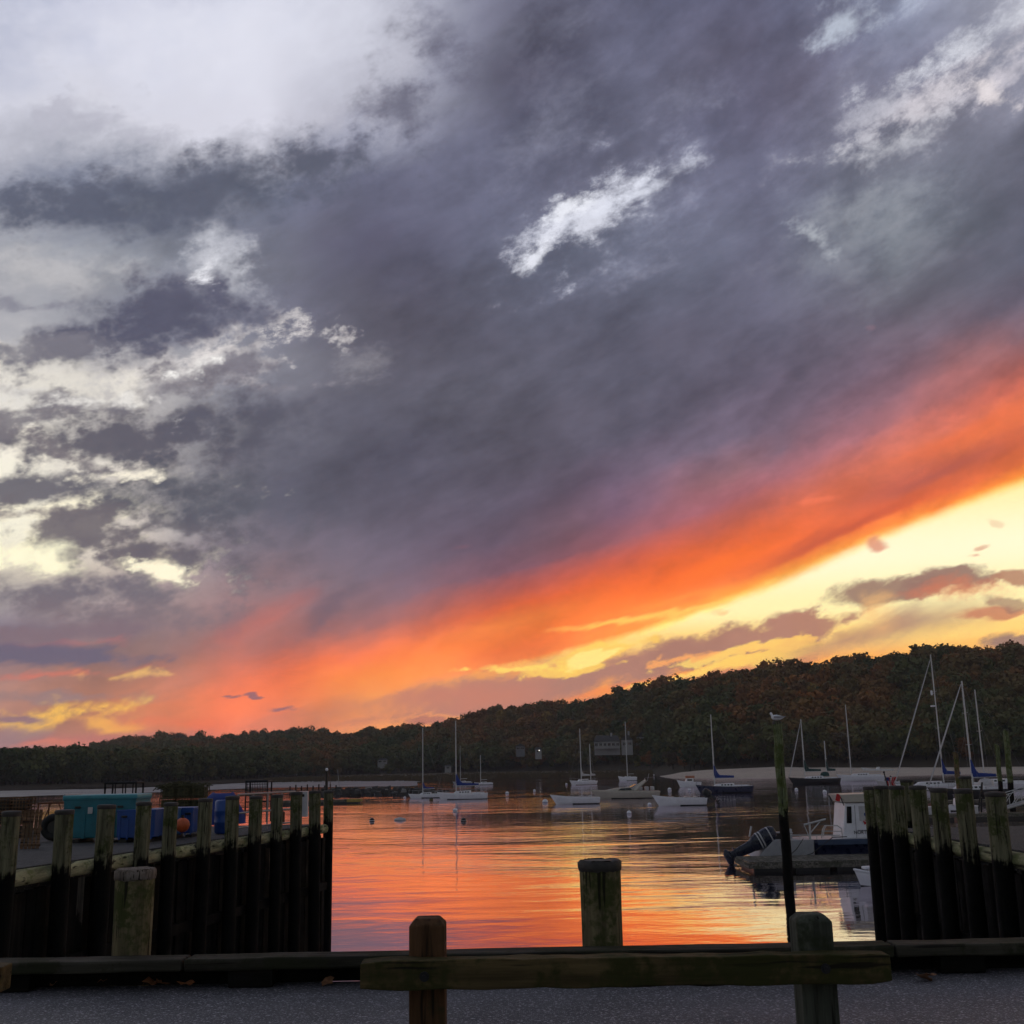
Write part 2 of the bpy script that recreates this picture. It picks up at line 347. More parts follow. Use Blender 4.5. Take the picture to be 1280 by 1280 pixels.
c = soft_strokes(c, [
 # long mauve bank over the hill with glowing tears in it
 (650, 862, 190, 30, 10, (180,122,108), .97, .45, .6), (560, 872, 150, 16, 4, (196,124,104), .85, .4, .8), (800, 832, 120, 24, 14, (172,122,108), .97, .6, .5), (905, 808, 120, 20, 12, (166,118,104), .97, .8, .45), (985, 793, 70, 15, 10, (176,126,108), .97, .9, .45), (1035, 778, 40, 12, 16, (176,126,106), .95, 1.0, .45),
 (700, 838, 70, 5, 6, (255,206,96), .85, 1.4, .5), (755, 817, 50, 9, 14, (255,206,96), .85, 1.6, .6), (640, 836, 50, 5, 3, (255,214,104), .9, 1.2, .5), (748, 820, 24, 5, 16, (255,230,134), .9, 1.5, .5),
 (600, 893, 120, 5, 3, (255,168,92), .7, .6, .8), (560, 897, 60, 4, 2, (168,104,100), .8, .6, .6), (800, 858, 120, 7, 14, (250,134,72), .8, .6, .8), (860, 846, 150, 6, 15, (255,186,86), .85, .9, .6), (930, 828, 120, 6, 14, (255,208,104), .85, 1.2, .5), (900, 818, 60, 5, 14, (255,214,110), .8, 1.6, .5), (850, 822, 40, 4, 12, (252,170,96), .8, 1.6, .5),
 (960, 806, 60, 4, 12, (255,200,104), .8, 1.5, .5), (760, 874, 130, 6, 12, (206,116,92), .8, .6, .6), (900, 846, 110, 7, 11, (206,122,96), .8, .6, .7),
 # the smooth grey fan right of it
 (1150, 778, 120, 26, 14, (158,124,116), .85, .25, 1.0), (1060, 800, 110, 16, 16, (172,124,108), .8, .35, .9), (1120, 738, 68, 17, 6, (150,118,104), .95, .6, .5), (1185, 724, 50, 18, 10, (146,112,102), .95, .9, .5),
 (1195, 735, 50, 14, 6, (214,120,84), .6, .9, .7), (1098, 768, 26, 22, 50, (246,190,120), .7, .8, .9), (1220, 800, 90, 6, 10, (250,190,100), .6, .6, .9),
 (1265, 717, 26, 8, -4, (176,124,100), .9, .7, .5), (1245, 762, 55, 7, 6, (196,120,92), .85, .6, .6), (1265, 748, 40, 6, -2, (150,112,100), .7, .7, .6), (1270, 802, 34, 10, 0, (150,118,108), .95, .6, .5),
 (1101, 680, 13, 8, 12, (220,140,115), .85, .5, .7), (1220, 683, 12, 5, 20, (212,150,120), .7, .9, .6), (1212, 694, 10, 5, 0, (212,150,120), .7, .9, .6), (1248, 650, 9, 3, 0, (235,200,160), .6, .9, .6), (905, 760, 10, 4, 20, (240,190,120), .6, .9, .6),
 ], 1.25, 1.35, 1.25, 1.0, n.m('ADD', NB, .07))

skyt = n.new('TexSky'); skyt.sky_type = 'NISHITA'; skyt.sun_disc = False
skyt.sun_elevation = R(SUN_EL); skyt.sun_rotation = R(SUN_AZ)
nish = n.mix(1.0, skyt.outputs[0], (.10, .10, .10), 'MULTIPLY')
# the sky turned away from the sunset: dusk air under a broken grey deck
rear = n.mix(n.mr(NA, .40, .62), nish, (.30, .30, .36))
front = n.m('MULTIPLY', n.mr(Y, -.05, .55, 0, 1, 'SMOOTHSTEP'), n.mr(EL, 48, 66, 1, 0, 'SMOOTHSTEP'))
c = n.mix(front, rear, c)
# the lit low sky is brighter than the bank; the air in front of it takes a little back
c = n.mix(1.0, c, grey(n.m('MULTIPLY_ADD', front, n.mr(EL, 2, 20, .19, .03, 'SMOOTHSTEP'), 1.0)), 'MULTIPLY')
bg = n.new('Background'); n.put(bg.inputs[0], c); bg.inputs[1].default_value = 1.0
wo = n.new('OutputWorld'); n.put(wo.inputs[0], bg.outputs[0])

# ================================================================== materials
def mat(name):
    m = bpy.data.materials.new(name); m.use_nodes = True
    t = NT(m.node_tree); b = t.n['Principled BSDF']
    return m, t, b
def flat(name, col, rough=.6, metal=0., var=.12, scale=6., bump=0.):
    """a plain painted or plastic surface with uneven wear"""
    m, t, b = mat(name)
    tcn = t.new('TexCoord')
    nz = t.noise(tcn.outputs['Object'], scale, 5, .6)
    f = t.mr(nz.outputs[0], .3, .7, 1 - var, 1 + var)
    cc = t.new('CombineColor')
    for i in range(3): t.put(cc.inputs[i], f)
    t.put(b.inputs['Base Color'], t.mix(1.0, col, cc.outputs[0], 'MULTIPLY'))
    b.inputs['Roughness'].default_value = rough; b.inputs['Metallic'].default_value = metal
    t.put(b.inputs['Roughness'], t.mr(nz.outputs[0], .3, .7, max(0, rough - .08), min(1, rough + .12)))
    if bump:
        bp = t.new('Bump'); bp.inputs['Strength'].default_value = bump; bp.inputs['Distance'].default_value = .01
        t.put(bp.inputs['Height'], nz.outputs[0]); t.put(b.inputs['Normal'], bp.outputs[0])
    return m
def timber(name, dry, mossy, axis='Z', wet=None, grain=14., moss=.5, dark=(.012, .010, .008), bump=.8):
    """weathered wood: long grain, algae in patches, and (wet = z) black with weed below that height"""
    m, t, b = mat(name)
    tcn = t.new('TexCoord'); oi = t.new('ObjectInfo')
    off = t.new('VectorMath', operation='SCALE'); off.inputs[0].default_value = (37, 91, 13); t.put(off.inputs['Scale'], oi.outputs['Random'])
    ad = t.new('VectorMath', operation='ADD'); t.put(ad.inputs[0], tcn.outputs['Object']); t.put(ad.inputs[1], off.outputs[0])
    co = ad.outputs[0]
    sc = {'Z': (1, 1, .06), 'X': (.06, 1, 1), 'Y': (1, .06, 1)}[axis]
    g = t.noise(t.mapping(co, scale=sc), grain, 6, .65)
    p = t.noise(co, 2.3, 5, .6); f = t.noise(co, 22., 3, .6)
    cr = t.noise(t.mapping(co, scale=sc), grain * 2.2, 2, .5)
    c0 = t.mix(t.mr(g.outputs[0], .35, .65), [v * .42 for v in dry], [min(1, v * 1.5) for v in dry])
    mk = t.m('ADD', p.outputs[0], t.m('MULTIPLY', t.m('SUBTRACT', f.outputs[0], .5), .4))
    c1 = t.mix(t.mr(mk, .62 - moss * .3, .78 - moss * .3, 0, .9, 'SMOOTHSTEP'), c0, mossy)
    c1 = t.mix(t.mr(cr.outputs[0], .34, .40, .85, 0), c1, dark)
    if wet is not None:
        s = t.new('SeparateXYZ'); t.put(s.inputs[0], tcn.outputs['Object'])
        h = t.m('ADD', s.outputs[2], t.m('MULTIPLY', t.m('SUBTRACT', p.outputs[0], .5), -1.3))
        h = t.m('ADD', h, t.m('MULTIPLY', t.m('SUBTRACT', g.outputs[0], .5), .9))
        weed = t.mix(t.mr(f.outputs[0], .4, .62), (.0015, .0015, .0015), (.004, .004, .003))
        c1 = t.mix(t.mr(h, wet - .10, wet + .06, 1, 0), c1, weed)
    t.put(b.inputs['Base Color'], c1)
    t.put(b.inputs['Roughness'], t.mr(p.outputs[0], .3, .7, .7, .95)); b.inputs['Specular IOR Level'].default_value = .12
    bp = t.new('Bump'); bp.inputs['Strength'].default_value = bump; bp.inputs['Distance'].default_value = .015
    t.put(bp.inputs['Height'], t.m('ADD', g.outputs[0], t.m('MULTIPLY', cr.outputs[0], .6))); t.put(b.inputs['Normal'], bp.outputs[0])
    return m
M = {}
M['pile'] = timber('weathered_pile', (.12, .115, .07), (.045, .056, .016), 'Z', wet=.0)
M['pile_near'] = timber('greenish_pile', (.15, .125, .07), (.05, .06, .018), 'Z', grain=11, moss=.45)
M['pile_end'] = timber('pile_end_grain', (.16, .13, .11), (.22, .19, .17), 'Z', grain=30)
M['rim'] = flat('tarred_rim', (.035, .03, .028), .7, 0, .4, 20, .5)
M['curb'] = timber('curb_timber', (.045, .042, .032), (.025, .027, .015), 'X', grain=9, moss=.55)
M['rail'] = timber('rail_timber', (.085, .062, .028), (.035, .038, .012), 'X', grain=10, moss=.5)
M['post'] = timber('post_timber', (.10, .052, .026), (.05, .04, .02), 'Z', grain=11, moss=.35)
M['postgrey'] = timber('grey_post_timber', (.07, .075, .06), (.03, .036, .02), 'Z', grain=11, moss=.5)
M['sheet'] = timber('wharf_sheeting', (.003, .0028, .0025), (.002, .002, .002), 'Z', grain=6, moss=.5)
M['sheetlight'] = timber('split_plank', (.085, .075, .06), (.04, .035, .028), 'Z', wet=-1.15, grain=9)
M['strip'] = timber('stringer_log', (.30, .29, .17), (.15, .17, .07), 'Y', grain=7, moss=.45)
M['deckwood'] = timber('deck_planks', (.17, .15, .12), (.10, .09, .07), 'X', grain=8)
M['floatwood'] = timber('float_planks', (.14, .13, .11), (.07, .07, .05), 'Y', grain=10)
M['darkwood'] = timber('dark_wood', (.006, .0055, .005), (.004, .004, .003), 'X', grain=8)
M['crate'] = timber('crate_slats', (.17, .10, .06), (.10, .07, .045), 'X', grain=10)
M['tallpile'] = timber('tall_pile', (.13, .15, .075), (.06, .08, .02), 'Z', wet=2.9, moss=.6)
M['pilebrown'] = timber('brown_pile', (.15, .10, .055), (.06, .08, .02), 'Z', wet=1.6, moss=.45)
M['white'] = flat('white_gelcoat', (.74, .74, .78), .35, 0, .08, 2)
M['white2'] = flat('aged_gelcoat', (.46, .45, .46), .4, 0, .12, 3)
M['cream'] = flat('cream_gelcoat', (.45, .41, .35), .4, 0, .08, 2)
M['grey'] = flat('grey_paint', (.33, .33, .35), .5, 0, .12, 3)
M['navy'] = flat('navy_paint', (.012, .017, .05), .3, 0, .15, 2)
M['black'] = flat('black_paint', (.008, .008, .010), .35, 0, .3, 4)
M['rubber'] = flat('black_rubber', (.010, .010, .010), .8, 0, .3, 8)
M['blue'] = flat('blue_canvas', (.012, .035, .20), .8, 0, .2, 5)
M['greencanvas'] = flat('green_canvas', (.012, .05, .045), .8, 0, .2, 5)
M['alu'] = flat('aluminium_spar', (.50, .50, .50), .45, .3, .1, 4)
M['metal'] = flat('galvanised_steel', (.30, .30, .31), .5, .6, .2, 8)
M['rust'] = flat('rusty_iron', (.14, .06, .03), .85, 0, .4, 12, .3)
M['ironblack'] = flat('black_iron', (.012, .012, .014), .6, .3, .3, 8)
M['teal'] = flat('teal_paint', (.010, .13, .17), .5, 0, .25, 2.5, .2)
M['teallid'] = flat('teal_lid', (.05, .26, .31), .45, 0, .25, 3)
M['bluetub'] = flat('blue_plastic', (.010, .055, .24), .45, 0, .2, 3)
M['bluelight'] = flat('light_blue_plastic', (.015, .10, .26), .45, 0, .2, 3)
M['orange'] = flat('orange_buoy', (.50, .09, .02), .5, 0, .25, 6)
M['red'] = flat('red_cloth', (.45, .02, .02), .7, 0, .15, 4)
M['yellow'] = flat('yellow_paint', (.30, .22, .04), .6, 0, .3, 3)
M['rope'] = flat('rope', (.06, .055, .05), .9, 0, .3, 20)
M['net'] = flat('fishing_net', (.075, .07, .035), .95, 0, .6, 9, 1.)
M['win'] = flat('dark_glass', (.01, .012, .015), .12, 0, .1, 3)
M['siding'] = flat('white_siding', (.30, .29, .285), .7, 0, .08, .6)
M['siding2'] = flat('grey_siding', (.16, .16, .17), .8, 0, .12, .6)
M['roof'] = flat('grey_shingles', (.05, .048, .048), .85, 0, .2, .8)
M['rock'] = flat('jetty_rock', (.045, .042, .04), .9, 0, .6, .7, .6)
M['rockpale'] = flat('pale_rock', (.22, .21, .20), .9, 0, .3, .7, .6)
M['flagred'] = flat('flag_red', (.5, .03, .03), .8, 0, .1, 4)
M['flagwhite'] = flat('flag_white', (.55, .5, .5), .8, 0, .1, 4)
M['flagblue'] = flat('flag_blue', (.02, .03, .16), .8, 0, .1, 4)
M['bluegrey'] = flat('blue_topside', (.035, .06, .12), .4, 0, .15, 2)
M['skin'] = flat('skin', (.35, .2, .14), .6)
M['engine'] = flat('engine_navy', (.012, .016, .035), .28, 0, .15, 5)
def lamp_mat(name, col, k):
    m, t, b = mat(name); b.inputs['Emission Color'].default_value = (*col, 1); b.inputs['Emission Strength'].default_value = k
    return m
M['lit'] = lamp_mat('lit_lamp', (1, .93, .8), 2.2)

# asphalt with pale aggregate
m, t, b = mat('asphalt'); M['asphalt'] = m
tcn = t.new('TexCoord'); co = tcn.outputs['Object']
v1 = t.new('TexVoronoi'); t.put(v1.inputs['Vector'], co); v1.inputs['Scale'].default_value = 78
v2 = t.new('TexVoronoi'); t.put(v2.inputs['Vector'], co); v2.inputs['Scale'].default_value = 41
big = t.noise(co, .55, 4, .6); mid = t.noise(co, 5, 4, .6); fine = t.noise(co, 90, 3, .7)
sp = t.new('SeparateColor'); t.put(sp.inputs[0], v1.outputs['Color'])
sp2 = t.new('SeparateColor'); t.put(sp2.inputs[0], v2.outputs['Color'])
stone = t.m('MULTIPLY', t.mr(v1.outputs['Distance'], .25, .55, 1, 0), t.mr(sp.outputs[0], .35, .95))
stone2 = t.m('MULTIPLY', t.mr(v2.outputs['Distance'], .2, .5, 1, 0), t.mr(sp2.outputs[1], .6, .95))
base = t.mix(t.mr(big.outputs[0], .40, .60), (.055, .055, .066), (.13, .128, .148))
base = t.mix(t.mr(mid.outputs[0], .4, .65, 0, .5), base, (.13, .128, .14))
c0 = t.mix(t.mr(fine.outputs[0], .35, .6, .75, 0), base, (.012, .012, .014)); c0 = t.mix(stone, c0, (.42, .41, .45)); c0 = t.mix(stone2, c0, (.55, .53, .57))
t.put(b.inputs['Base Color'], c0); b.inputs['Roughness'].default_value = .62
bp = t.new('Bump'); bp.inputs['Strength'].default_value = .9; bp.inputs['Distance'].default_value = .012
t.put(bp.inputs['Height'], t.m('ADD', t.m('MULTIPLY', stone, 1.0), t.m('ADD', stone2, t.m('MULTIPLY', fine.outputs[0], .6)))); t.put(b.inputs['Normal'], bp.outputs[0])

# gravel yard on the piers, sand, mud, hillside soil
def ground_mat(name, c1, c2, scale, c3=None, rough=.9):
    m, t, b = mat(name)
    tcn = t.new('TexCoord'); co = tcn.outputs['Object']
    a = t.noise(co, scale, 6, .65); bb = t.noise(co, scale * 9, 4, .6)
    f = t.m('ADD', t.m('MULTIPLY', a.outputs[0], .6), t.m('MULTIPLY', bb.outputs[0], .4))
    c = t.mix(t.mr(f, .38, .62), c1, c2)
    if c3: c = t.mix(t.mr(bb.outputs[0], .58, .66), c, c3)
    t.put(b.inputs['Base Color'], c); b.inputs['Roughness'].default_value = rough
    bp = t.new('Bump'); bp.inputs['Strength'].default_value = .5; bp.inputs['Distance'].default_value = .05
    t.put(bp.inputs['Height'], f); t.put(b.inputs['Normal'], bp.outputs[0])
    return m
M['gravel'] = ground_mat('gravel_yard', (.02, .02, .022), (.06, .06, .062), 3., (.22, .21, .21))
M['sand'] = ground_mat('beach_sand', (.36, .30, .245), (.46, .39, .32), .05)
M['mud'] = ground_mat('mud_flat', (.11, .105, .108), (.27, .255, .26), .03, None, .6)
M['marsh'] = ground_mat('marsh_grass', (.05, .036, .018), (.09, .06, .03), .06, (.10, .07, .035))
M['soil'] = ground_mat('wooded_slope', (.022, .016, .009), (.045, .03, .014), .05)
M['bed'] = ground_mat('harbour_bed', (.02, .018, .014), (.03, .028, .02), .1)

# water: calm harbour, long low ripples, cat's-paws of rougher water
m, t, b = mat('harbour_water'); M['water'] = m
tcn = t.new('TexCoord'); co = tcn.outputs['Object']
r1 = t.noise(t.mapping(co, scale=(.55, 1.0, 1), rot=(0, 0, R(12))), 1.5, 5, .55, .3)
r2 = t.noise(t.mapping(co, scale=(.6, 1.0, 1), rot=(0, 0, R(-9))), .62, 4, .5, .4)
pat = t.noise(t.mapping(co, scale=(.5, 1, 1), loc=(3, 11, 0)), .045, 4, .6, .6)
am = t.mr(pat.outputs[0], .42, .62, .35, 1.0, 'SMOOTHSTEP')
h = t.m('ADD', t.m('MULTIPLY', r1.outputs[0], .040), t.m('MULTIPLY', r2.outputs[0], .085))
r3 = t.noise(t.mapping(co, scale=(.5, 1.0, 1), loc=(7, 2, 0)), .27, 3, .5, .3)
h = t.m('ADD', h, t.m('MULTIPLY', r3.outputs[0], .10))
sw_ = t.new('SeparateXYZ'); t.put(sw_.inputs[0], co); am = t.m('MULTIPLY', am, t.mr(sw_.outputs[1], 30, 85, .5, 1.15, 'SMOOTHSTEP'))
h = t.m('MULTIPLY', h, am)
bp = t.new('Bump'); bp.inputs['Strength'].default_value = 1.0; bp.inputs['Distance'].default_value = .40
t.put(bp.inputs['Height'], h); t.put(b.inputs['Normal'], bp.outputs[0])
b.inputs['Base Color'].default_value = (.010, .011, .012, 1)
b.inputs['Roughness'].default_value = .03; b.inputs['IOR'].default_value = 1.5
gl = t.new('BsdfAnisotropic'); gl.inputs['Color'].default_value = (1.0, .89, .99, 1); gl.inputs['Roughness'].default_value = .03; t.put(gl.inputs['Normal'], bp.outputs[0])
ms = t.new('MixShader'); ms.inputs[0].default_value = .55; t.put(ms.inputs[1], b.outputs[0]); t.put(ms.inputs[2], gl.outputs[0])
t.l.new(ms.outputs[0], [x for x in t.n if x.bl_idname == 'ShaderNodeOutputMaterial'][0].inputs['Surface'])

# foliage: colour by the tree, light and dark clumps within it
def leafmat(name, attr=False):
    m, t, b = mat(name)
    if attr:
        a = t.new('Attribute'); a.attribute_name = 'tree'; rnd = a.outputs['Fac']
    else:
        rnd = t.new('ObjectInfo').outputs['Random']
    pal = t.ramp(rnd, [(0, (0.054, 0.073, 0.027)), (.16, (0.085, 0.096, 0.032)), (.32, (0.120, 0.096, 0.035)), (.46, (0.162, 0.096, 0.032)), (.60, (0.231, 0.096, 0.032)),
                       (.72, (0.135, 0.112, 0.040)), (.82, (0.311, 0.123, 0.035)), (.90, (0.096, 0.070, 0.035)), (.96, (0.320, 0.203, 0.054)), (1, (0.068, 0.085, 0.040))], 'CONSTANT' if False else 'LINEAR')
    g = t.new('NewGeometry')
    f = t.mr(g.outputs['Random Per Island'], 0, 1, .82, 1.2)
    cc = t.new('CombineColor')
    for i in range(3): t.put(cc.inputs[i], f)
    t.put(b.inputs['Base Color'], t.mix(1.0, pal, cc.outputs[0], 'MULTIPLY'))
    b.inputs['Roughness'].default_value = .9; b.inputs['Specular IOR Level'].default_value = .2
    return m
M['leaf'] = leafmat('tree_foliage'); M['leafmass'] = leafmat('woodland_foliage', True)
M['bark'] = timber('tree_bark', (.05, .042, .035), (.035, .035, .025), 'Z', grain=6)
m, t, b = mat('evergreen_foliage'); M['shrub'] = m
g = t.new('NewGeometry')
t.put(b.inputs['Base Color'], t.ramp(g.outputs['Random Per Island'], [(0, (.012, .018, .010)), (.6, (.026, .034, .014)), (1, (.045, .045, .02))])); b.inputs['Roughness'].default_value = .8
m, t, b = mat('dead_leaf'); M['deadleaf'] = m
oi = t.new('ObjectInfo')
t.put(b.inputs['Base Color'], t.ramp(oi.outputs['Random'], [(0, (.22, .07, .02)), (.5, (.33, .13, .05)), (1, (.16, .08, .04))])); b.inputs['Roughness'].default_value = .8

# ================================================================== mesh helpers
class MB:
    def __init__(s): s.v = []; s.f = []; s.mi = []; s.sm = []
    def add(s, vs, fs, mi=0, sm=False):
        o = len(s.v); s.v += [tuple(v) for v in vs]
        for f in fs: s.f.append(tuple(i + o for i in f)); s.mi.append(mi); s.sm.append(sm)
        return s
    def box(s, c, d, rz=0., mi=0, rx=0., ry=0., taper=1.):
        h = [x / 2 for x in d]; E = Euler((rx, ry, rz)).to_matrix(); c = Vector(c)
        vs = []
        for z in (-1, 1):
            k = taper if z > 0 else 1
            for x, y in ((-1, -1), (1, -1), (1, 1), (-1, 1)): vs.append(c + E @ Vector((x * h[0] * k, y * h[1] * k, z * h[2])))
        return s.add(vs, [(3, 2, 1, 0), (4, 5, 6, 7), (0, 1, 5, 4), (1, 2, 6, 5), (2, 3, 7, 6), (3, 0, 4, 7)], mi)
    def tube(s, pts, r, seg=8, mi=0, cap=True):
        pts = [Vector(p) for p in pts]; rs = r if isinstance(r, (list, tuple)) else [r] * len(pts)
        vs = []; n_ = len(pts); prev = None
        for i, p in enumerate(pts):
            d = (pts[min(i + 1, n_ - 1)] - pts[max(i - 1, 0)]).normalized()
            if prev is None:
                u = d.orthogonal().normalized()
            else:
                u = (prev - d * prev.dot(d)).normalized()
            prev = u; w = d.cross(u)
            for k in range(seg):
                a = 2 * pi * k / seg; vs.append(p + (u * cos(a) + w * sin(a)) * rs[i])
        fs = [(i * seg + k, i * seg + (k + 1) % seg, (i + 1) * seg + (k + 1) % seg, (i + 1) * seg + k) for i in range(n_ - 1) for k in range(seg)]
        s.add(vs, fs, mi, True)
        if cap:
            s.add(vs[:seg][::-1], [tuple(range(seg))], mi); s.add(vs[-seg:], [tuple(range(seg))], mi)
        return s
    def lathe(s, prof, seg=20, c=(0, 0, 0), mi=0, wob=0., sm=True, seed=0):
        rd = random.Random(seed); ph = [rd.uniform(0, 6.28) for _ in range(3)]
        vs = []
        for (r, z) in prof:
            for k in range(seg):
                a = 2 * pi * k / seg; rr = r * (1 + wob * (sin(2 * a + ph[0]) + .6 * sin(3 * a + ph[1]) + .5 * sin(5 * a + ph[2])))
                vs.append((c[0] + rr * cos(a), c[1] + rr * sin(a), c[2] + z))
        fs = [(i * seg + k, i * seg + (k + 1) % seg, (i + 1) * seg + (k + 1) % seg, (i + 1) * seg + k) for i in range(len(prof) - 1) for k in range(seg)]
        s.add(vs, fs, mi, sm)
        if prof[-1][0] > 1e-4: s.add(vs[-seg:], [tuple(range(seg))], mi)
        if prof[0][0] > 1e-4: s.add(vs[:seg][::-1], [tuple(range(seg))], mi)
        return s
    def ball(s, c, r, seg=14, mi=0, sq=1.):
        pr = [(max(1e-5, r * sin(pi * i / 8)), -r * sq * cos(pi * i / 8)) for i in range(9)]
        return s.lathe(pr, seg, c, mi)
    def prism(s, poly, y0, y1, mi=0):        # poly in x,z extruded along y
        n_ = len(poly)
        vs = [(x, y0, z) for x, z in poly] + [(x, y1, z) for x, z in poly]
        fs = [tuple(range(n_))[::-1], tuple(range(n_, 2 * n_))] + [(i, (i + 1) % n_, n_ + (i + 1) % n_, n_ + i) for i in range(n_)]
        return s.add(vs, [f[::-1] for f in fs], mi)
    def build(s, name, mats, parent=None, loc=None, bevel=0., fix=True):
        me = bpy.data.meshes.new(name); me.from_pydata(s.v, [], s.f)
        mats = mats if isinstance(mats, (list, tuple)) else [mats]
        for x in mats: me.materials.append(M[x] if isinstance(x, str) else x)
        me.polygons.foreach_set('material_index', s.mi); me.polygons.foreach_set('use_smooth', s.sm)
        me.update()
        o = bpy.data.objects.new(name, me); COL.objects.link(o)
        if parent: o.parent = parent
        if loc: o.location = loc
        if bevel:
            bv = o.modifiers.new('bevel', 'BEVEL'); bv.width = bevel; bv.segments = 2; bv.limit_method = 'ANGLE'; bv.angle_limit = R(40)
        return o
LABELS = set()
def tag(o, label, cat, group=None):
    o['label'] = label; o['category'] = cat
    if group: o['group'] = group
    return o
def thing(name, label, cat, loc=(0, 0, 0), rz=0., group=None, parent=None):
    o = bpy.data.objects.new(name, None); COL.objects.link(o); o.location = loc; o.rotation_euler = (0, 0, rz); o.empty_display_size = .2
    return tag(o, label, cat, group)
def kind(o, k): o['kind'] = k; return o
def copy_tree(o, parent=None):
    c_ = o.copy(); COL.objects.link(c_); c_.parent = parent
    for ch in o.children: copy_tree(ch, c_)
    return c_

# ================================================================== the setting
def hgt(x, tab): return interp(tab, x)
RIDGE = [(-300,936),(-100,940),(0,938),(80,935),(110,933),(170,921),(240,920),(300,919),(330,914),(400,913),(420,919),(480,910),(520,909),(560,906),(600,892),(650,883),(700,879),(720,882),(780,866),(870,852),(960,842),(1010,836),(1080,831),(1160,819),(1220,816),(1280,816),(1420,806),(1600,800)]
SHORE = [(-300,470),(0,480),(200,500),(300,540),(420,640),(560,660),(700,640),(800,560),(860,470),(1000,440),(1280,430),(1600,430)]
RDIST = [(-300,1100),(0,1100),(300,1080),(420,980),(560,880),(700,800),(850,740),(1000,680),(1280,640),(1600,640)]
def px_of_az(az):
    x, y = topx(dirv(az, 2.0)); return x
def hill_z(az, dist):
    px = px_of_az(az)
    s0, s1 = hgt(px, SHORE), hgt(px, RDIST)
    x, y = px, hgt(px, RIDGE)
    r = ray(x, y); H = CAMZ + s1 * r.z / sqrt(r.x ** 2 + r.y ** 2) - 11.5
    base = WATER + (2.5 if px > 880 else 1.2)
    if dist < s0: return WATER - .8 + (base - WATER + .8) * max(0, 1 - (s0 - dist) / 14.0)
    k = (dist - s0) / (s1 - s0)
    wl = max(0, min(1, (px - 250) / 350))       # the left side keeps low ground for longer
    if k <= 1:
        prof = (k ** 2.0) * (1 - wl) + (sin(k * pi / 2) ** 1.15) * wl
        z = base + (H - base) * prof
    else:
        z = H - (dist - s1) * .03
    return z + .8 * sin(dist * .045 + az * 1.7) * min(1, max(0, (dist - s0) / 60))
mb = MB()
AZN, DN = 130, 46
for i in range(AZN + 1):
    az = -46 + 92 * i / AZN
    s0 = hgt(px_of_az(az), SHORE)
    for j in range(DN + 1):
        d = s0 - 16 + (1500 - s0) * (j / DN) ** 1.5
        mb.v.append((d * sin(R(az)), d * cos(R(az)), hill_z(az, d)))
for i in range(AZN):
    for j in range(DN):
        a = i * (DN + 1) + j; mb.f.append((a, a + DN + 1, a + DN + 2, a + 1)); mb.mi.append(0); mb.sm.append(True)
kind(mb.build('hills', 'soil'), 'structure')

# harbour bed and water
mb = MB(); mb.add([(-1260, -60, WATER - 2.5), (1260, -60, WATER - 2.5), (1260, 1560, WATER - 2.5), (-1260, 1560, WATER - 2.5)], [(0, 1, 2, 3)]); kind(mb.build('seabed', 'bed'), 'structure')
mb = MB(); mb.add([(-1250, -50, WATER), (1250, -50, WATER), (1250, 1550, WATER), (-1250, 1550, WATER)], [(0, 1, 2, 3)]); kind(mb.build('water', 'water'), 'structure')

def strip(name, front, back, m_, zf, zb, n_=60, rows=8, crown=0., rough=0.):
    xs0 = max(front[0][0], back[0][0]); xs1 = min(front[-1][0], back[-1][0]); mb = MB(); rd = random.Random(3)
    for i in range(n_ + 1):
        x = xs0 + (xs1 - xs0) * i / n_
        a = at(x, hgt(x, front), WATER + .01); b = at(x, hgt(x, back), zb(x) if callable(zb) else zb)
        for j in range(rows + 1):
            k = j / rows; p = a.lerp(b, k)
            z0 = zf; z1 = zb(x) if callable(zb) else zb
            e = min(1, min(i, n_ - i) / 4)
            p.z = (z0 + (z1 - z0) * (k ** .6) + crown * sin(pi * k)) * e + (WATER - .3) * (1 - e) + rd.uniform(-rough, rough)
            if j == 0: p.z = WATER - .15
            mb.v.append(tuple(p))
    for i in range(n_):
        for j in range(rows):
            q = i * (rows + 1) + j; mb.f.append((q, q + rows + 1, q + rows + 2, q + 1)); mb.mi.append(0); mb.sm.append(True)
    return kind(mb.build(name, m_), 'structure')
strip('beach', [(812,970.5),(840,973),(900,973),(1000,972),(1100,971),(1200,968.5),(1280,967.5),(1500,962)],
      [(812,969.5),(840,966.5),(880,962.5),(1000,957.3),(1100,954),(1200,951),(1280,949.3),(1500,944)], 'sand', WATER + .1, lambda x: WATER + .3 + 2.1 * max(0, min(1, (x - 815) / 90)), 70, 10, .1, .05)
strip('mud_flat', [(-300,1012),(-50,1001),(0,998),(60,995),(130,994),(200,991),(320,986),(420,985),(500,984),(560,982)],
      [(-300,999),(-50,990),(0,988.5),(130,986),(220,983),(300,979),(420,975.5),(500,975.5),(560,977.5)], 'mud', WATER + .06, WATER + .12, 70, 6, 0., .03)
strip('salt_marsh', [(310,977),(420,975),(500,975),(560,974),(640,970.5),(700,970),(790,969.5)], [(310,971),(420,967.5),(500,966.5),(560,966),(640,965),(700,965),(790,964.5)], 'marsh', WATER + .7, WATER + 1.4, 120, 6, .2, .35)

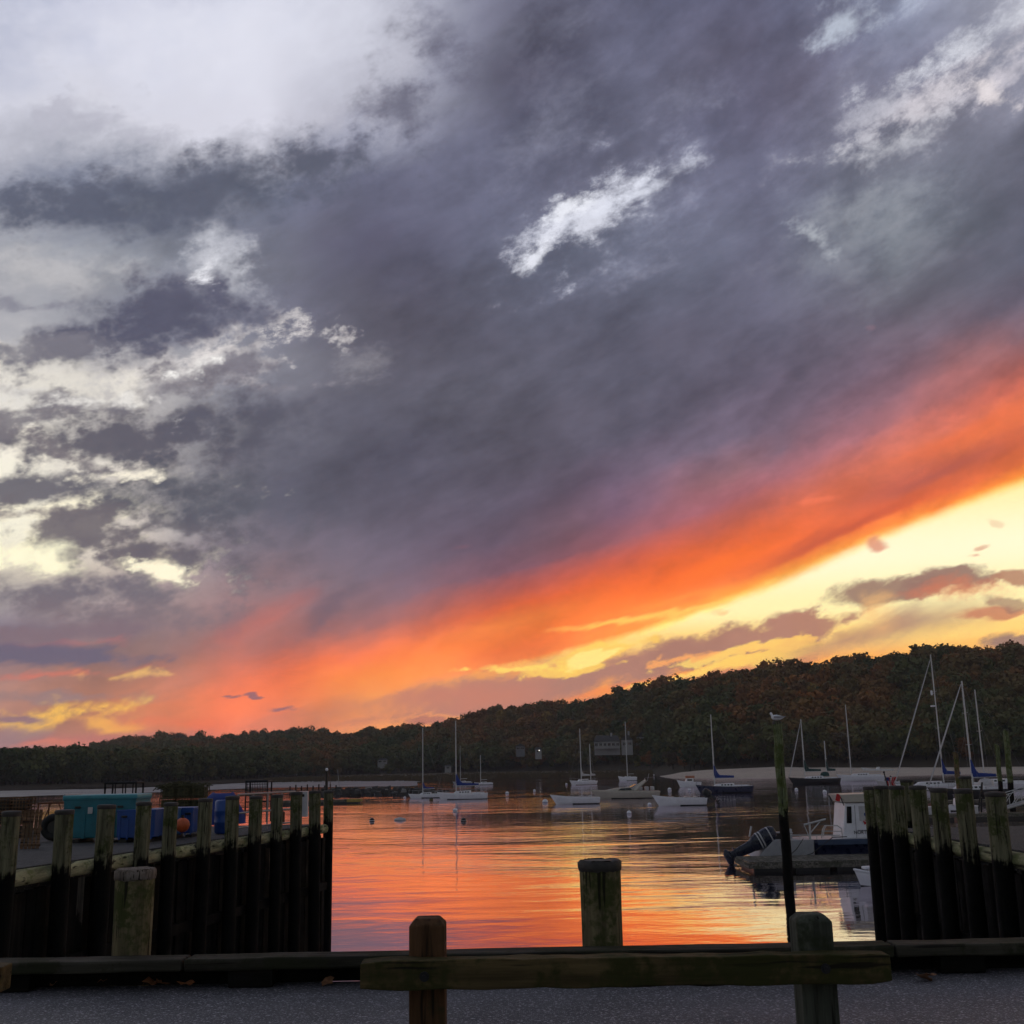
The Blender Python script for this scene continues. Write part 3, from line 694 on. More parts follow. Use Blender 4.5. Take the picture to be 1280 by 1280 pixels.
# quay: asphalt on a solid block; the two piers are solid blocks with a gravel yard
EDGE = 9.1
def slab(name, x0, x1, y0, y1, m_, zt=0., cut=None):
    mb = MB()
    pts = [(x0, y0), (x1, y0), (x1, y1), (x0, y1)] if cut is None else cut
    n_ = len(pts)
    mb.add([(x, y, zt) for x, y in pts] + [(x, y, WATER - 1.2) for x, y in pts], [tuple(range(n_))] + [(i, n_ + i, n_ + (i + 1) % n_, (i + 1) % n_) for i in range(n_)])
    return kind(mb.build(name, m_), 'structure')
slab('ground', -45, 40, -30, EDGE - .02, 'asphalt')
LX = lambda y: -8.8 + .207 * (y - 19)
slab('pier_yard', 0, 0, 0, 0, 'gravel', -.004, [(-45, EDGE), (LX(EDGE) - .3, EDGE), (LX(34) - .3, 34.2), (-45, 34.2)])
slab('pier_yard', 0, 0, 0, 0, 'gravel', -.004, [(8.65, EDGE), (40, EDGE), (40, 26.6), (8.65, 26.6)])

# ================================================================== wharf walls and their pilings
rd = random.Random(5)
def wharf(name, label, pts, side):
    """sheeting of rough planks, a cap log and a chock under it, along a line of points"""
    t0 = thing(name, label, 'wharf wall', (pts[0][0], pts[0][1], 0))
    (x0, y0), (x1, y1) = pts
    L = sqrt((x1 - x0) ** 2 + (y1 - y0) ** 2); ux, uy = (x1 - x0) / L, (y1 - y0) / L; nx, ny = -uy * side, ux * side
    mb = MB(); ml = MB(); s = 0
    while s < L:
        w = rd.uniform(.20, .30); top = -rd.uniform(.28, .42); off = rd.uniform(0, .05)
        c_ = (ux * (s + w / 2) + nx * -off, uy * (s + w / 2) + ny * -off)
        (ml if rd.random() < .13 else mb).box((c_[0], c_[1], (top - 4.3) / 2), (w - .012, .07, top + 4.3 if False else abs(-4.3 - top)), atan2(uy, ux))
        s += w
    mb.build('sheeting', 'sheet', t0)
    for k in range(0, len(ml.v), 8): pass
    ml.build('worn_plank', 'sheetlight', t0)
    # cap log in lengths, a wale lower down
    mb = MB(); s = 0
    mb.tube([(ux * q + nx * .02, uy * q + ny * .02, -.14) for q in [L * i / 14 for i in range(15)]], [.135 + rd.uniform(-.012, .012) for _ in range(15)], 10)
    mb.build('cap_log', 'strip', t0)
    mb = MB(); mb.box((ux * L / 2 + nx * .06, uy * L / 2 + ny * .06, -1.75), (L, .16, .22), atan2(uy, ux)); mb.build('wale', 'sheet', t0)
    return t0
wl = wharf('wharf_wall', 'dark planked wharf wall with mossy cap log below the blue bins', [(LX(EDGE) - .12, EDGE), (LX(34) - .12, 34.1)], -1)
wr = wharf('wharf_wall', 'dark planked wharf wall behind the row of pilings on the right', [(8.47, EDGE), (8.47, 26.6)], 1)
# pale split planks that show on the left wall
def pile(name, label, x, y, top, r, m_='pile', bot=-4.6, group=None, rim=True, lean=(0, 0), tap=.0, zo=0., seed=0, cat='piling', seg=20):
    t0 = thing(name, label, cat, (x, y, zo), group=group)
    t0.rotation_euler = (lean[0], lean[1], rd.uniform(0, 6))
    t_ = top - zo; b_ = bot - zo
    n_ = 9
    pr = [(r * (1 + tap * (1 - i / n_)), b_ + (t_ - .03 - b_) * i / n_) for i in range(n_ + 1)] + [(r * .96, t_)]
    MB().lathe(pr, seg, wob=.02, seed=seed).build('shaft', m_, t0)
    if rim:
        h = .055 + .02 * rd.random()
        MB().lathe([(r * 1.0, t_ - h), (r * 1.05, t_ - h + .008), (r * 1.06, t_ - .015), (r * 1.02, t_ + .008), (r * .90, t_ + .014), (r * .5, t_ + .02), (.001, t_ + .022)], seg, wob=.02, seed=seed).build('cap', 'rim', t0)
    return t0
# left row: the photo's columns give the distances along the wall
ordl = ['nearest the camera', 'second from the near end', 'third from the near end', 'fourth from the near end', 'fifth from the near end', 'sixth from the near end', 'seventh from the near end', 'eighth from the near end', 'ninth from the near end', 'tenth from the near end', 'last but one, at the far end']
LPX = [14, 82, 133, 180, 214, 257, 291, 320, 347, 371, 394]
for i, px in enumerate(LPX):
    q = (px - 640) / FPX * 1.0
    # solve X = LX(y) with the camera ray through the pile's top
    y = 20.0
    for _ in range(20):
        p = aty(px, interp([(14, 1013), (394, 990)], px), y); y += (p.x - (LX(y) + .12)) / -(.207 + .35) * -1.0 if False else 0
        # simple bisection below
        break
    lo, hi = 10.0, 45.0
    yy = interp([(14, 1015), (180, 1003), (394, 989)], px)
    for _ in range(40):
        mid_ = (lo + hi) / 2; p = aty(px, yy, mid_)
        if p.x > LX(mid_) + .14: lo = mid_
        else: hi = mid_
    y = (lo + hi) / 2
    pile('piling', f'green weathered piling of the left wharf row, {ordl[i]}', LX(y) + .14, y, .97 + rd.uniform(-.03, .03), .155 + rd.uniform(-.008, .012), group='pilings along the left wharf wall', lean=(rd.uniform(-.016, .016), rd.uniform(-.014, .014)), seed=i)
p = aty(410, 989, 34.6)
pile('piling', 'dark piling standing clear of the left wharf at its far corner', p.x + .02, 34.6, p.z, .15, group='pilings along the left wharf wall', seed=40, lean=(0, .004))
MB().box((0, 0, 0), (.5, .12, .14)).build('chock', 'sheet', None)
o = bpy.data.objects['chock']; o.location = (p.x - .28, 34.6, -.55); tag(o, 'short dark timber chock joining the last two pilings of the left wharf', 'timber'); o.name = 'timber_chock'
# right row
ordr = ['nearest the camera', 'second from the near end', 'third from the near end', 'fourth from the near end', 'fifth from the near end', 'sixth from the near end', 'at the far corner']
for i, (px, py) in enumerate([(1243, 991), (1204, 987), (1172, 986), (1146.5, 983), (1120, 983), (1101, 983), (1088, 984)]):
    lo, hi = 10.0, 45.0
    for _ in range(40):
        mid_ = (lo + hi) / 2; p = aty(px, py, mid_)
        if p.x < 8.2: lo = mid_
        else: hi = mid_
    y = lo; p = aty(px, py, y)
    pile('piling', f'mossy piling of the right wharf row, {ordr[i]}', 8.2, y, p.z, .16 + rd.uniform(-.01, .012), group='pilings along the right wharf wall', lean=(rd.uniform(-.01, .01), rd.uniform(-.008, .008)), seed=60 + i)
for k, (px, py, y, r) in enumerate([(1133, 975, 27.2, .15), (1206, 971, 30.0, .16)]):
    p = aty(px, py, y)
    pile('piling', ['pale green piling rising behind the right wharf row beside the flag', 'short capped piling behind the right wharf row against the tall brown one'][k], p.x, y, p.z, r, group='pilings behind the right wharf', seed=80 + k)
# tall mooring piles
def tallpile(label, px0, py0, pxb, pyb, r, m_, seed, extra=None):
    b_ = at(pxb, pyb); top = aty(px0, py0, b_.y)
    t0 = thing('mooring_pile', label, 'mooring pile', (b_.x, b_.y, WATER), group='tall mooring piles')
    h = top.z - WATER; dx = top.x - b_.x
    n_ = 10; mb = MB()
    mb.tube([(dx * i / n_ + .02 * sin(i * 2.1 + seed), .02 * cos(i * 1.7), -1.2 + (h + 1.2) * i / n_) for i in range(n_ + 1)], [r * (1.04 - .10 * i / n_) * (1 + .02 * sin(i * 3.3)) for i in range(n_ + 1)], 16)
    mb.build('shaft', m_, t0)
    MB().lathe([(r * .97, h - .12), (r * .99, h - .10), (r * .99, h), (r * .7, h + .03), (.001, h + .04)], 14, (dx, 0, 0)).build('cap', 'rim', t0)
    return t0, top
tp, gulltop = tallpile('tall green mooring pile with a black foot and a gull on top', 971, 902, 986, 1106, .205, 'tallpile', 1)
tallpile('tall brown and green mooring pile with a dark cap behind the right wharf', 1194, 940, 1202, 1022, .21, 'pilebrown', 2)
tallpile('shorter tall pile left of the pair at the right edge', 1246, 930, 1253, 1018, .20, 'tallpile', 3)
tallpile('tallest dark green pile of the pair at the right edge', 1257, 912, 1266, 1020, .24, 'tallpile', 4)

# ================================================================== near quay edge
CT = aty(640, 1184.5, EDGE + .01).z
print('curb top', CT)
def edge_beam(label, pa, pb, m_='curb', name='timber_curb'):
    a = aty(pa, 1196, EDGE - .12); b_ = aty(pb, 1196, EDGE - .12)
    L = b_.x - a.x
    z = .155
    t0 = thing(name, label, 'timber curb', ((a.x + b_.x) / 2, EDGE - .12, 0), group='timber curbs along the quay edge')
    mb = MB(); N_ = max(6, int(L / .35))
    vs = []
    for i in range(N_ + 1):
        x = -L / 2 + L * i / N_
        for (y_, z_) in ((-.13, .13), (.13, .13), (.13, CT), (-.13, CT)):
            vs.append((x, y_ + rd.uniform(-.004, .004), z_ + rd.uniform(-.004, .004)))
    fs = [(i * 4 + k, i * 4 + (k + 1) % 4, i * 4 + 4 + (k + 1) % 4, i * 4 + 4 + k) for i in range(N_) for k in range(4)]
    mb.add(vs, fs + [(3, 2, 1, 0), (N_ * 4, N_ * 4 + 1, N_ * 4 + 2, N_ * 4 + 3)]); mb.build('beam', m_, t0, bevel=.015)
    k = 0
    x = -L / 2 + .5
    while x < L / 2 - .2:
        MB().box((x, 0, .066), (.34, .2, .124)).build('block', 'darkwood', t0, bevel=.01); x += 2.2
    return t0
edge_beam('long weathered curb timber at the quay edge on the left, in front of the left round post', -420, 233)
edge_beam('middle curb timber of the quay edge, partly behind the guard rail', 236, 1112)
edge_beam('right curb timber of the quay edge, in front of the right wharf wall', 1115, 1700)
MB().box((0, EDGE + .06, .06), (30, .16, .12)).build('shadow_gap_board', 'darkwood', None)  # added near-black board standing in for the shade under the curb timbers
tag(bpy.data.objects['shadow_gap_board'], 'long near-black board added as the shadow gap under the curb timbers', 'board'); bpy.data.objects['shadow_gap_board'].location.z = .003

for k, (px, py, rr, lb) in enumerate([(170, 1088, .156, 'wide greenish round post with a worn grey rim, left of the guard rail'), (750, 1077, .166, 'thick green round post with a dark tarred rim, between the two guard rail posts')]):
    p = aty(px, py, EDGE + .28)
    t0 = thing('mooring_post', lb, 'mooring post', (p.x, EDGE + .28, 0), group='round posts at the quay edge')
    h = p.z
    MB().lathe([(rr * 1.0 - .012 * (1 - z_ / 2), z_) for z_ in (-4.6, -2, -.5)] + [(rr * .955 if k == 0 else rr * .97, 0), (rr * .975, .4), (rr, h - .07), (rr * 1.0, h - .02), (rr * .97, h)], 32, wob=.015, seed=k).build('shaft', 'pile_near', t0)
    mb = MB(); seg = 32
    pr = [(rr * 1.0, h - .068), (rr * 1.04, h - .06), (rr * 1.06, h - .035), (rr * 1.06, h - .005), (rr * .98, h + .012)]
    mb.lathe(pr, seg, wob=.02, seed=k, sm=True)
    vv = mb.v
    rnd2 = random.Random(k)
    mb.v = [(x * (1 + rnd2.uniform(-.012, .012)), y_ * (1 + rnd2.uniform(-.012, .012)), z_ + rnd2.uniform(-.008, .008)) for x, y_, z_ in vv]
    mb.build('rim', ['pile_end', 'rim'][k], t0)
    MB().lathe([(rr * .99, h + .002), (rr * .6, h + .014), (.001, h + .018)], seg).build('end_grain', 'pile_end', t0)

# guard rail: two chamfered posts and a beam bolted to their faces
def guard_rail(label, xa, xb, ybt, posts, yd, nm=0):
    """xa..xb photo columns of the beam, ybt photo rows of its top at both ends"""
    pa = aty(xa, ybt[0], yd); pb = aty(xb, ybt[1], yd)
    t0 = thing('guard_rail', label, 'guard rail', ((pa.x + pb.x) / 2, yd, 0), group='timber guard rails')
    L = pb.x - pa.x; th = .148; zt = (pa.z + pb.z) / 2
    mb = MB(); N_ = 26; vs = []; rq = random.Random(9)
    for i in range(N_ + 1):
        x = -L / 2 + L * i / N_; zz = pa.z + (pb.z - pa.z) * i / N_
        e = .010 if i in (0, N_) else 0
        for (y_, z_) in ((-.09, -th + e), (.05, -th + e), (.05, 0 - e), (-.09, -e)):
            vs.append((x, y_ + rq.uniform(-.004, .004), zz + z_ + rq.uniform(-.005, .005)))
    fs = [(i * 4 + k, i * 4 + (k + 1) % 4, i * 4 + 4 + (k + 1) % 4, i * 4 + 4 + k) for i in range(N_) for k in range(4)]
    mb.add(vs, fs + [(3, 2, 1, 0), (N_ * 4, N_ * 4 + 1, N_ * 4 + 2, N_ * 4 + 3)])
    beam = mb.build('beam', 'rail', t0, bevel=.006)
    for (px, py, m_) in posts:
        p = aty(px, py, yd + .16); w = .195
        c_ = .04; hh = p.z
        x = p.x - (pa.x + pb.x) / 2; mb = MB(); h2 = w / 2
        def ring(s, z_): return [(x - s, .16 - s, z_), (x + s, .16 - s, z_), (x + s, .16 + s, z_), (x - s, .16 + s, z_)]
        vs = ring(h2, -.3) + ring(h2, hh * .5) + ring(h2, hh - .035) + ring(h2 - .035, hh)
        fs = [(i * 4 + k, i * 4 + (k + 1) % 4, i * 4 + 4 + (k + 1) % 4, i * 4 + 4 + k) for i in range(3) for k in range(4)] + [(12, 13, 14, 15)]
        mb.add(vs, fs); mb.build('post', m_, t0, bevel=.008)
        zc = zt - th / 2
        bm = MB(); bm.tube([(x, -.085, zc), (x, -.100, zc)], .026, 12); bm.tube([(x, -.100, zc), (x, -.115, zc)], .013, 6); bm.build('bolt', 'ironblack', beam)
    return t0
guard_rail('low guard rail of one long mossy beam bolted to two square posts', 453, 1106, (1198, 1189), [(535, 1146, 'post'), (1012, 1141, 'postgrey')], 6.35)
guard_rail('end of another low guard rail cut by the left edge of the photo', -640, 11, (1210, 1204), [(-60, 1152, 'post'), (-560, 1152, 'post')], 6.35)

# dry leaves against the curb
for k, (px, py) in enumerate([(24, 1226), (62, 1224), (70, 1228), (80, 1223), (88, 1225), (92, 1220), (180, 1225), (190, 1228), (202, 1228), (206, 1222), (212, 1221), (220, 1219), (276, 1223), (284, 1221), (128, 1227), (232, 1229), (305, 1224), (1155, 1222), (1162, 1220), (410, 1227)]):
    p = at(px, py + 5, 0); mb = MB(); s = rd.uniform(.04, .07); N_ = 9; vs = [(0, 0, .012)]
    for i in range(N_):
        a = 2 * pi * i / N_; r_ = s * (1 + .35 * (i % 2) - .1) * (1.3 if i == 0 else 1)
        vs.append((r_ * cos(a), r_ * .7 * sin(a), rd.uniform(0, .035)))
    mb.add(vs, [(0, i + 1, (i + 1) % N_ + 1) for i in range(N_)])
    o = mb.build('dry_leaf', 'deadleaf', None, (p.x, p.y, .004)); o.rotation_euler = (rd.uniform(-.5, .5), rd.uniform(-.5, .5), rd.uniform(0, 6))
    o.location.z = .02
    sm_ = o.modifiers.new('thickness', 'SOLIDIFY'); sm_.thickness = .002
    tag(o, 'dry brown leaf lying on the asphalt at the foot of the curb timber', 'leaf', 'dry leaves along the curb')

# ================================================================== boats
def hull_mesh(L, B, fb, bow=1.35, stern=1.05, tr=.7, rake=.10, trake=.02, keel=.35, full=.55, topcol=0, stripe=True, n_=18):
    """lofted hull: bow at -L/2, stern at +L/2, waterline at z = 0"""
    mb = MB(); NS = 7
    def sec(s):
        hb = B / 2 * (min(1, (s / full)) ** .6 if s < full else 1 - (1 - tr) * ((s - full) / (1 - full)) ** 1.6)
        hb = max(hb, .012)
        sh = fb * (1 + (bow - 1) * max(0, 1 - s / .6) ** 1.6 + (stern - 1) * max(0, (s - .6) / .4) ** 1.5)
        return hb, sh
    for i in range(n_ + 1):
        s = i / n_; hb, sh = sec(s)
        for j in range(NS):
            k = j / (NS - 1); z = -keel + (sh + keel) * k
            kk = (z + keel) / (sh + keel)
            w = hb * (kk ** (.34 if s > .25 else .34 + .8 * (.25 - s) / .25))
            x = -L / 2 + L * s - rake * L * max(0, 1 - s / .35) * (k - 1) * 1.0 - (trake * L * (1 - k) * max(0, (s - .8) / .2))
            mb.v.append((x, -w, z))
        for j in range(NS - 2, -1, -1):
            k = j / (NS - 1); z = -keel + (sh + keel) * k; kk = k
            w = hb * (kk ** (.34 if s > .25 else .34 + .8 * (.25 - s) / .25))
            x = -L / 2 + L * s - rake * L * max(0, 1 - s / .35) * (k - 1) - (trake * L * (1 - k) * max(0, (s - .8) / .2))
            if j == NS - 2: mb.v.append((-L / 2 + L * s, hb, sh))
            mb.v.append((x, w, z))
    R_ = 2 * NS
    for i in range(n_):
        for j in range(R_ - 1):
            a = i * R_ + j
            zz = max(mb.v[a][2], mb.v[a + 1][2])
            mb.f.append((a, a + 1, a + R_ + 1, a + R_) if j < NS - 1 or j >= NS else (a, a + 1, a + R_ + 1, a + R_))
            is_deck = (j == NS - 1)
            mb.mi.append(2 if is_deck else (1 if zz < .12 else 0)); mb.sm.append(not is_deck)
    a = n_ * R_; mb.f.append(tuple(range(a, a + R_))); mb.mi.append(0); mb.sm.append(False)
    return mb, sec
def xs(L, s): return -L / 2 + L * s

def place(pa, pb, ywl):
    c_ = at((pa + pb) / 2, ywl); k = Vector((c_.x, c_.y)).length / FPX * 1.03
    return c_, (pb - pa) * c_.y / FPX * 1.0, c_.y
def sailboat(label, pa, pb, ywl, masts, hull='white', deck='white2', cover='blue', yaw=0., jib=False, fb=None, flip=False, coach=True, dodger=None, boomlen=.34, beam=None, stripe='black', spreaders=1, group='sailboats on the moorings', rail=True, rig=.035):
    """masts: list of (mast foot as a share of the length, photo row of the mast top, photo column of the mast top)"""
    c_, L, y = place(pa, pb, ywl)
    L = L / max(.35, abs(cos(yaw)))
    t0 = thing('sailboat', label, 'sailboat', (c_.x, c_.y, WATER), yaw + (pi if flip else 0), group)
    fb = fb or L * .095; B = beam or L * .31
    mb, sec = hull_mesh(L, B, fb)
    mb.build('hull', [hull, stripe, deck], t0)
    if coach:
        x0, x1 = xs(L, .30), xs(L, .68); w = B * .46; z0 = fb * .98; h = L * .045 + .12
        cm = MB()
        cm.add([(x0, -w * .35, z0), (x1, -w * .5, z0), (x1, w * .5, z0), (x0, w * .35, z0), (x0 + h * 1.2, -w * .30, z0 + h * .8), (x1 - .1, -w * .44, z0 + h), (x1 - .1, w * .44, z0 + h), (x0 + h * 1.2, w * .30, z0 + h * .8)],
               [(4, 5, 6, 7), (0, 1, 5, 4), (1, 2, 6, 5), (2, 3, 7, 6), (3, 0, 4, 7)])
        cab = cm.build('cabin', 'white', t0, bevel=.03)
        for q in (.42, .56, .70, .84):
            for sd in (-1, 1):
                wx = x0 + (x1 - x0) * q; ww = (w * .35 + (w * .5 - w * .35) * q) * .965 + .012
                MB().box((wx, sd * ww, z0 + h * .5), (L * .032, .03, h * .34), rx=sd * .10).build('window', 'win', cab)
        # cockpit coaming
        for sd in (-1, 1): MB().box((xs(L, .81), sd * w * .5, z0 + h * .22), (L * .24, .07, h * .44)).build('coaming', 'white', t0)
    if dodger:
        cm = MB(); w = B * .25; x1 = xs(L, .68); z0 = fb + L * .04
        cm.lathe([(w * 1.15, 0), (w * 1.1, w * .6), (w * .85, w * .95), (w * .3, w * 1.12), (.01, w * 1.15)], 14, (x1 + w * .5, 0, z0)); cm.build('dodger', dodger, t0)
    if rail:
        cm = MB(); rz = fb + .6
        for sd in (-1, 1):
            pts = [(xs(L, s), sd * sec(s)[0] * .92, sec(s)[1] + .58) for s in (.01, .15, .35, .6, .8, .99)]
            cm.tube(pts, .014, 5)
            for s in (.02, .12, .3, .45, .6, .78, .9, .98): cm.tube([(xs(L, s), sd * sec(s)[0] * .92, sec(s)[1] - .02), (xs(L, s), sd * sec(s)[0] * .92, sec(s)[1] + .58)], .016, 5)
        cm.tube([(xs(L, .99), -sec(.99)[0] * .9, sec(1)[1] + .58), (xs(L, .99), sec(.99)[0] * .9, sec(1)[1] + .58)], .018, 5)
        cm.build('guard_wire', 'metal', t0)
    first = True
    for (s, ytop, xtop) in masts:
        top = aty(xtop, ytop, c_.y); hm = top.z - WATER; x = xs(L, s); z0 = fb * 1.0 + (L * .03 if coach else 0)
        cm = MB(); cm.tube([(x, 0, z0), (x, 0, hm * .5), (x, 0, hm)], [rig * 2.1, rig * 2.0, rig * 1.7], 10)
        ms = cm.build('mast', 'alu', t0)
        for q in ((.58,) if spreaders == 1 else (.45, .72)):
            cm = MB(); cm.tube([(x, -B * .28, hm * q + .05), (x, 0, hm * q), (x, B * .28, hm * q + .05)], .022, 6); cm.build('spreader', 'alu', ms)
        cm = MB()
        cm.tube([(x, 0, hm - .1), (xs(L, .99 if first else .995), 0, sec(1)[1])], .010, 4)
        if first: cm.tube([(x, 0, hm - .1), (xs(L, .005), 0, sec(0)[1])], .010, 4)
        for sd in (-1, 1):
            cm.tube([(x, 0, hm - .2), (x, sd * B * .28, hm * (.58 if spreaders == 1 else .72) + .05), (x + .1, sd * B * .45, sec(s)[1])], .009, 4)
        cm.build('rigging', 'metal', ms)
        bl = L * boomlen * (1 if first else .55); bz = z0 + L * .085 + .25
        cm = MB(); cm.tube([(x, 0, bz), (x + bl, 0, bz + .05)], .06, 8); bo = cm.build('boom', 'alu', t0)
        if cover:
            cm = MB(); n_ = 9; pts = []; rs = []
            cm.add(*_cover(x, bl, bz, L)); cm.build('sail_cover', cover, t0)
        if jib and first:
            jb = jib if isinstance(jib, float) else .93
            cm = MB(); a = Vector((x - .15, 0, hm * jb)); b_ = Vector((xs(L, .03), 0, sec(0)[1] + .25))
            cm.tube([a, a.lerp(b_, .3), a.lerp(b_, .7), b_], [.05, .085, .10, .06], 9); cm.build('furled_jib', 'white2', t0)
        first = False
    return t0, L, fb, B
def _cover(x, bl, bz, L):
    vs = []; fs = []; N_ = 10; K = 8
    for i in range(N_ + 1):
        k = i / N_; xx = x - .06 + (bl * .98) * k
        h = (.50 + 1.9 * max(0, 1 - k / .28) ** 1.4) * L / 9.0; w = .13 * L / 9.0 * (1 - .45 * k)
        h *= (1 - .35 * k)
        for j in range(K):
            a = 2 * pi * j / K
            vs.append((xx, w * cos(a), bz + .02 + h * .5 + h * .56 * sin(a) * (1 + .05 * sin(i * 3.1 + j))))
    for i in range(N_):
        for j in range(K): fs.append((i * K + j, i * K + (j + 1) % K, (i + 1) * K + (j + 1) % K, (i + 1) * K + j))
    fs += [tuple(range(K))[::-1], tuple(range(N_ * K, N_ * K + K))]
    return vs, fs, 0, True

A_ = sailboat('small white sloop with blue sail cover, left of the pair moored off the jetty', 511, 553, 997.5, [(.42, 910, 527)], rig=.04)
B_ = sailboat('larger white sloop with a tall mast and blue sail cover, moored off the jetty', 547, 609, 999, [(.38, 901, 568)], boomlen=.46, fb=.86, rig=.045)
sailboat('tiny distant white sloop with a bare thin mast near the far shore', 593, 616, 981, [(.35, 944, 599)], cover=None, rail=False, rig=.04)
sailboat('distant sloop with a dull mast hidden behind the larger white sloop', 566, 590, 980, [(.4, 932, 573)], cover=None, rail=False, rig=.03, hull='grey')
sailboat('white ketch with two masts and loosely furled pale sails, bow turned to the camera', 712, 745, 981, [(.45, 911, 723), (.82, 930, 720)], cover='white2', yaw=R(42), rig=.06, beam=2.3, stripe='rust')
sailboat('small white sloop with a bare mast beyond the beige motor cruiser', 773, 796, 976, [(.5, 902, 781)], cover=None, rail=False, rig=.06, fb=1.0)
sailboat('dark blue sloop with white deckhouse and blue sail cover off the sand spit', 871, 940, 991, [(.34, 893, 894.5)], hull='navy', boomlen=.36, fb=1.0, stripe='black', rig=.05)
sailboat('dark hulled yawl with green sail covers and a furled jib off the beach', 987, 1049, 979.5, [(.33, 899, 1004), (.76, 926, 1034)], hull='black', cover='greencanvas', jib=.95, dodger='greencanvas', boomlen=.33, rig=.06)
sailboat('white sloop with a bare mast and a blue bundle on deck, behind the dark yawl', 1047, 1104, 976, [(.32, 881, 1057)], cover=None, boomlen=.1, fb=1.15, flip=False, rig=.06)
# boats at the right-hand docks
M1 = sailboat('big sloop with the tallest mast, a furled jib and radar domes at the right-hand docks', 1119, 1204, 988, [(.72, 818, 1170)], hull='white', cover='blue', jib=.96, boomlen=.26, spreaders=2, fb=.8, rig=.05, group='sailboats at the right-hand docks')
t0, L, fb, B = M1
top = aty(1170, 866, t0.location.y)
for (py, w, h, nm) in ((866, .32, .7, 'radar_dome'), (882.5, .75, .22, 'radar_scanner')):
    z = aty(1170, py, t0.location.y).z - WATER
    mb = MB(); mb.lathe([(.01, -h / 2), (w * .45, -h / 2), (w * .5, -h * .3), (w * .5, h * .3), (w * .42, h / 2), (.01, h / 2)], 14, (xs(L, .72) - .45, 0, z)); mb.box((xs(L, .72) - .18, 0, z - .05), (.4, .06, .06)); mb.build(nm, 'white', t0)
sailboat('black hulled sloop with white deckhouse and blue sail cover behind the right pilings', 1162, 1262, 998, [(.56, 851, 1208)], hull='black', cover='blue', jib=.97, boomlen=.30, spreaders=2, fb=1.05, rig=.055, dodger='white2', group='sailboats at the right-hand docks')
sailboat('white sloop with a thin grey mast furthest right at the docks', 1196, 1288, 987, [(.4, 862, 1222)], hull='white', cover=None, boomlen=.1, fb=1.0, rig=.05, group='sailboats at the right-hand docks')

# ---- motor craft
def outboard(parent, x, z, s=1.0, m_='ironblack', tilt=0.):
    mb = MB()
    def q(p):
        p = Vector(p) * s; c_, s_ = cos(tilt), sin(tilt)
        return Vector((x + p.x * c_ + p.z * s_, p.y, z + -p.x * s_ + p.z * c_))
    o_ = [mb2 for mb2 in (MB(), MB(), MB())]
    return q
def simple_outboard(parent, x, z, s=1.0, m_='ironblack', tilt=0., name='outboard_motor'):
    """cowling, leg, cavitation plate, gearcase and propeller; leg points down at tilt 0, outwards (+x) with tilt"""
    E = Matrix.Rotation(-tilt, 3, 'Y')
    def tr(mb): mb.v = [tuple(Vector((x, 0, z)) + E @ (Vector(v) * s)) for v in mb.v]; return mb
    mb = MB()
    mb.lathe([(.02, .62), (.16, .60), (.24, .50), (.27, .30), (.27, .05), (.24, -.08), (.15, -.14)][::-1], 18)
    mb.v = [(v[0] * 1.25 + .12, v[1] * .85, v[2]) for v in mb.v]
    mot = tr(mb).build(name, m_, parent)
    mb = MB(); mb.box((.10, 0, -.42), (.22, .13, .62), taper=1.25); mb.box((.16, 0, -.78), (.42, .26, .03)); mb.tube([(-.14, 0, -.98), (-.02, 0, -.98), (.22, 0, -.98), (.34, 0, -.98)], [.02, .07, .075, .045], 10); mb.box((.06, 0, -.88), (.18, .05, .22)); mb.box((0, 0, -1.12), (.14, .02, .2), taper=1.3)
    tr(mb).build('leg', m_, mot)
    mb = MB()
    for k in range(3): mb.box((.37, .08 * cos(k * 2.094), -.98 + .08 * sin(k * 2.094)), (.04, .13, .09), rx=k * 2.094 + .4)
    tr(mb).build('propeller', 'metal', mot)
    mb = MB(); mb.box((-.12, 0, -.30), (.12, .22, .42)); tr(mb).build('bracket', 'black', mot)
    return mot
def skiff(label, pa, pb, ywl, eng=False, hull='white', fbk=.10, console=False, yaw=0., name='skiff', cat='motorboat', flip=False, seats=True, group='small motor craft on the moorings'):
    c_, L, y = place(pa, pb, ywl)
    t0 = thing(name, label, cat, (c_.x, c_.y, WATER), yaw + (pi if flip else 0), group)
    fb = L * fbk; B = L * .33
    mb, sec = hull_mesh(L, B, fb, bow=1.45, stern=.95, tr=.88, rake=.14, keel=.25, full=.5)
    mb.build('hull', [hull, 'black', 'white2'], t0)
    mb = MB()
    for sd in (-1, 1): mb.tube([(xs(L, s), sd * sec(s)[0], sec(s)[1] + .02) for s in (0, .08, .2, .35, .5, .7, .85, 1)], .045, 6)
    mb.build('gunwale', 'white', t0)
    if seats:
        for s in (.38, .62, .8): MB().box((xs(L, s), 0, fb + .10), (.3, sec(s)[0] * 1.3, .22)).build('seat', 'white2', t0, bevel=.02)
    if console:
        mb = MB(); mb.add([(xs(L, .46), -.35, fb), (xs(L, .58), -.35, fb), (xs(L, .58), .35, fb), (xs(L, .46), .35, fb), (xs(L, .50), -.3, fb + .75), (xs(L, .58), -.3, fb + .8), (xs(L, .58), .3, fb + .8), (xs(L, .50), .3, fb + .75)], [(4, 5, 6, 7), (0, 1, 5, 4), (1, 2, 6, 5), (2, 3, 7, 6), (3, 0, 4, 7)]); mb.build('console', 'white', t0)
        MB().box((xs(L, .5), 0, fb + .95), (.05, .6, .35), ry=-.4).build('windscreen', 'win', t0)
    if eng: simple_outboard(t0, L / 2 + .16, fb + .15, 1.0, 'black', R(28))
    return t0, L, fb, B, sec
skiff('open white skiff with a raised bow, left of the beige cruiser', 689, 749, 1005, fbk=.125)
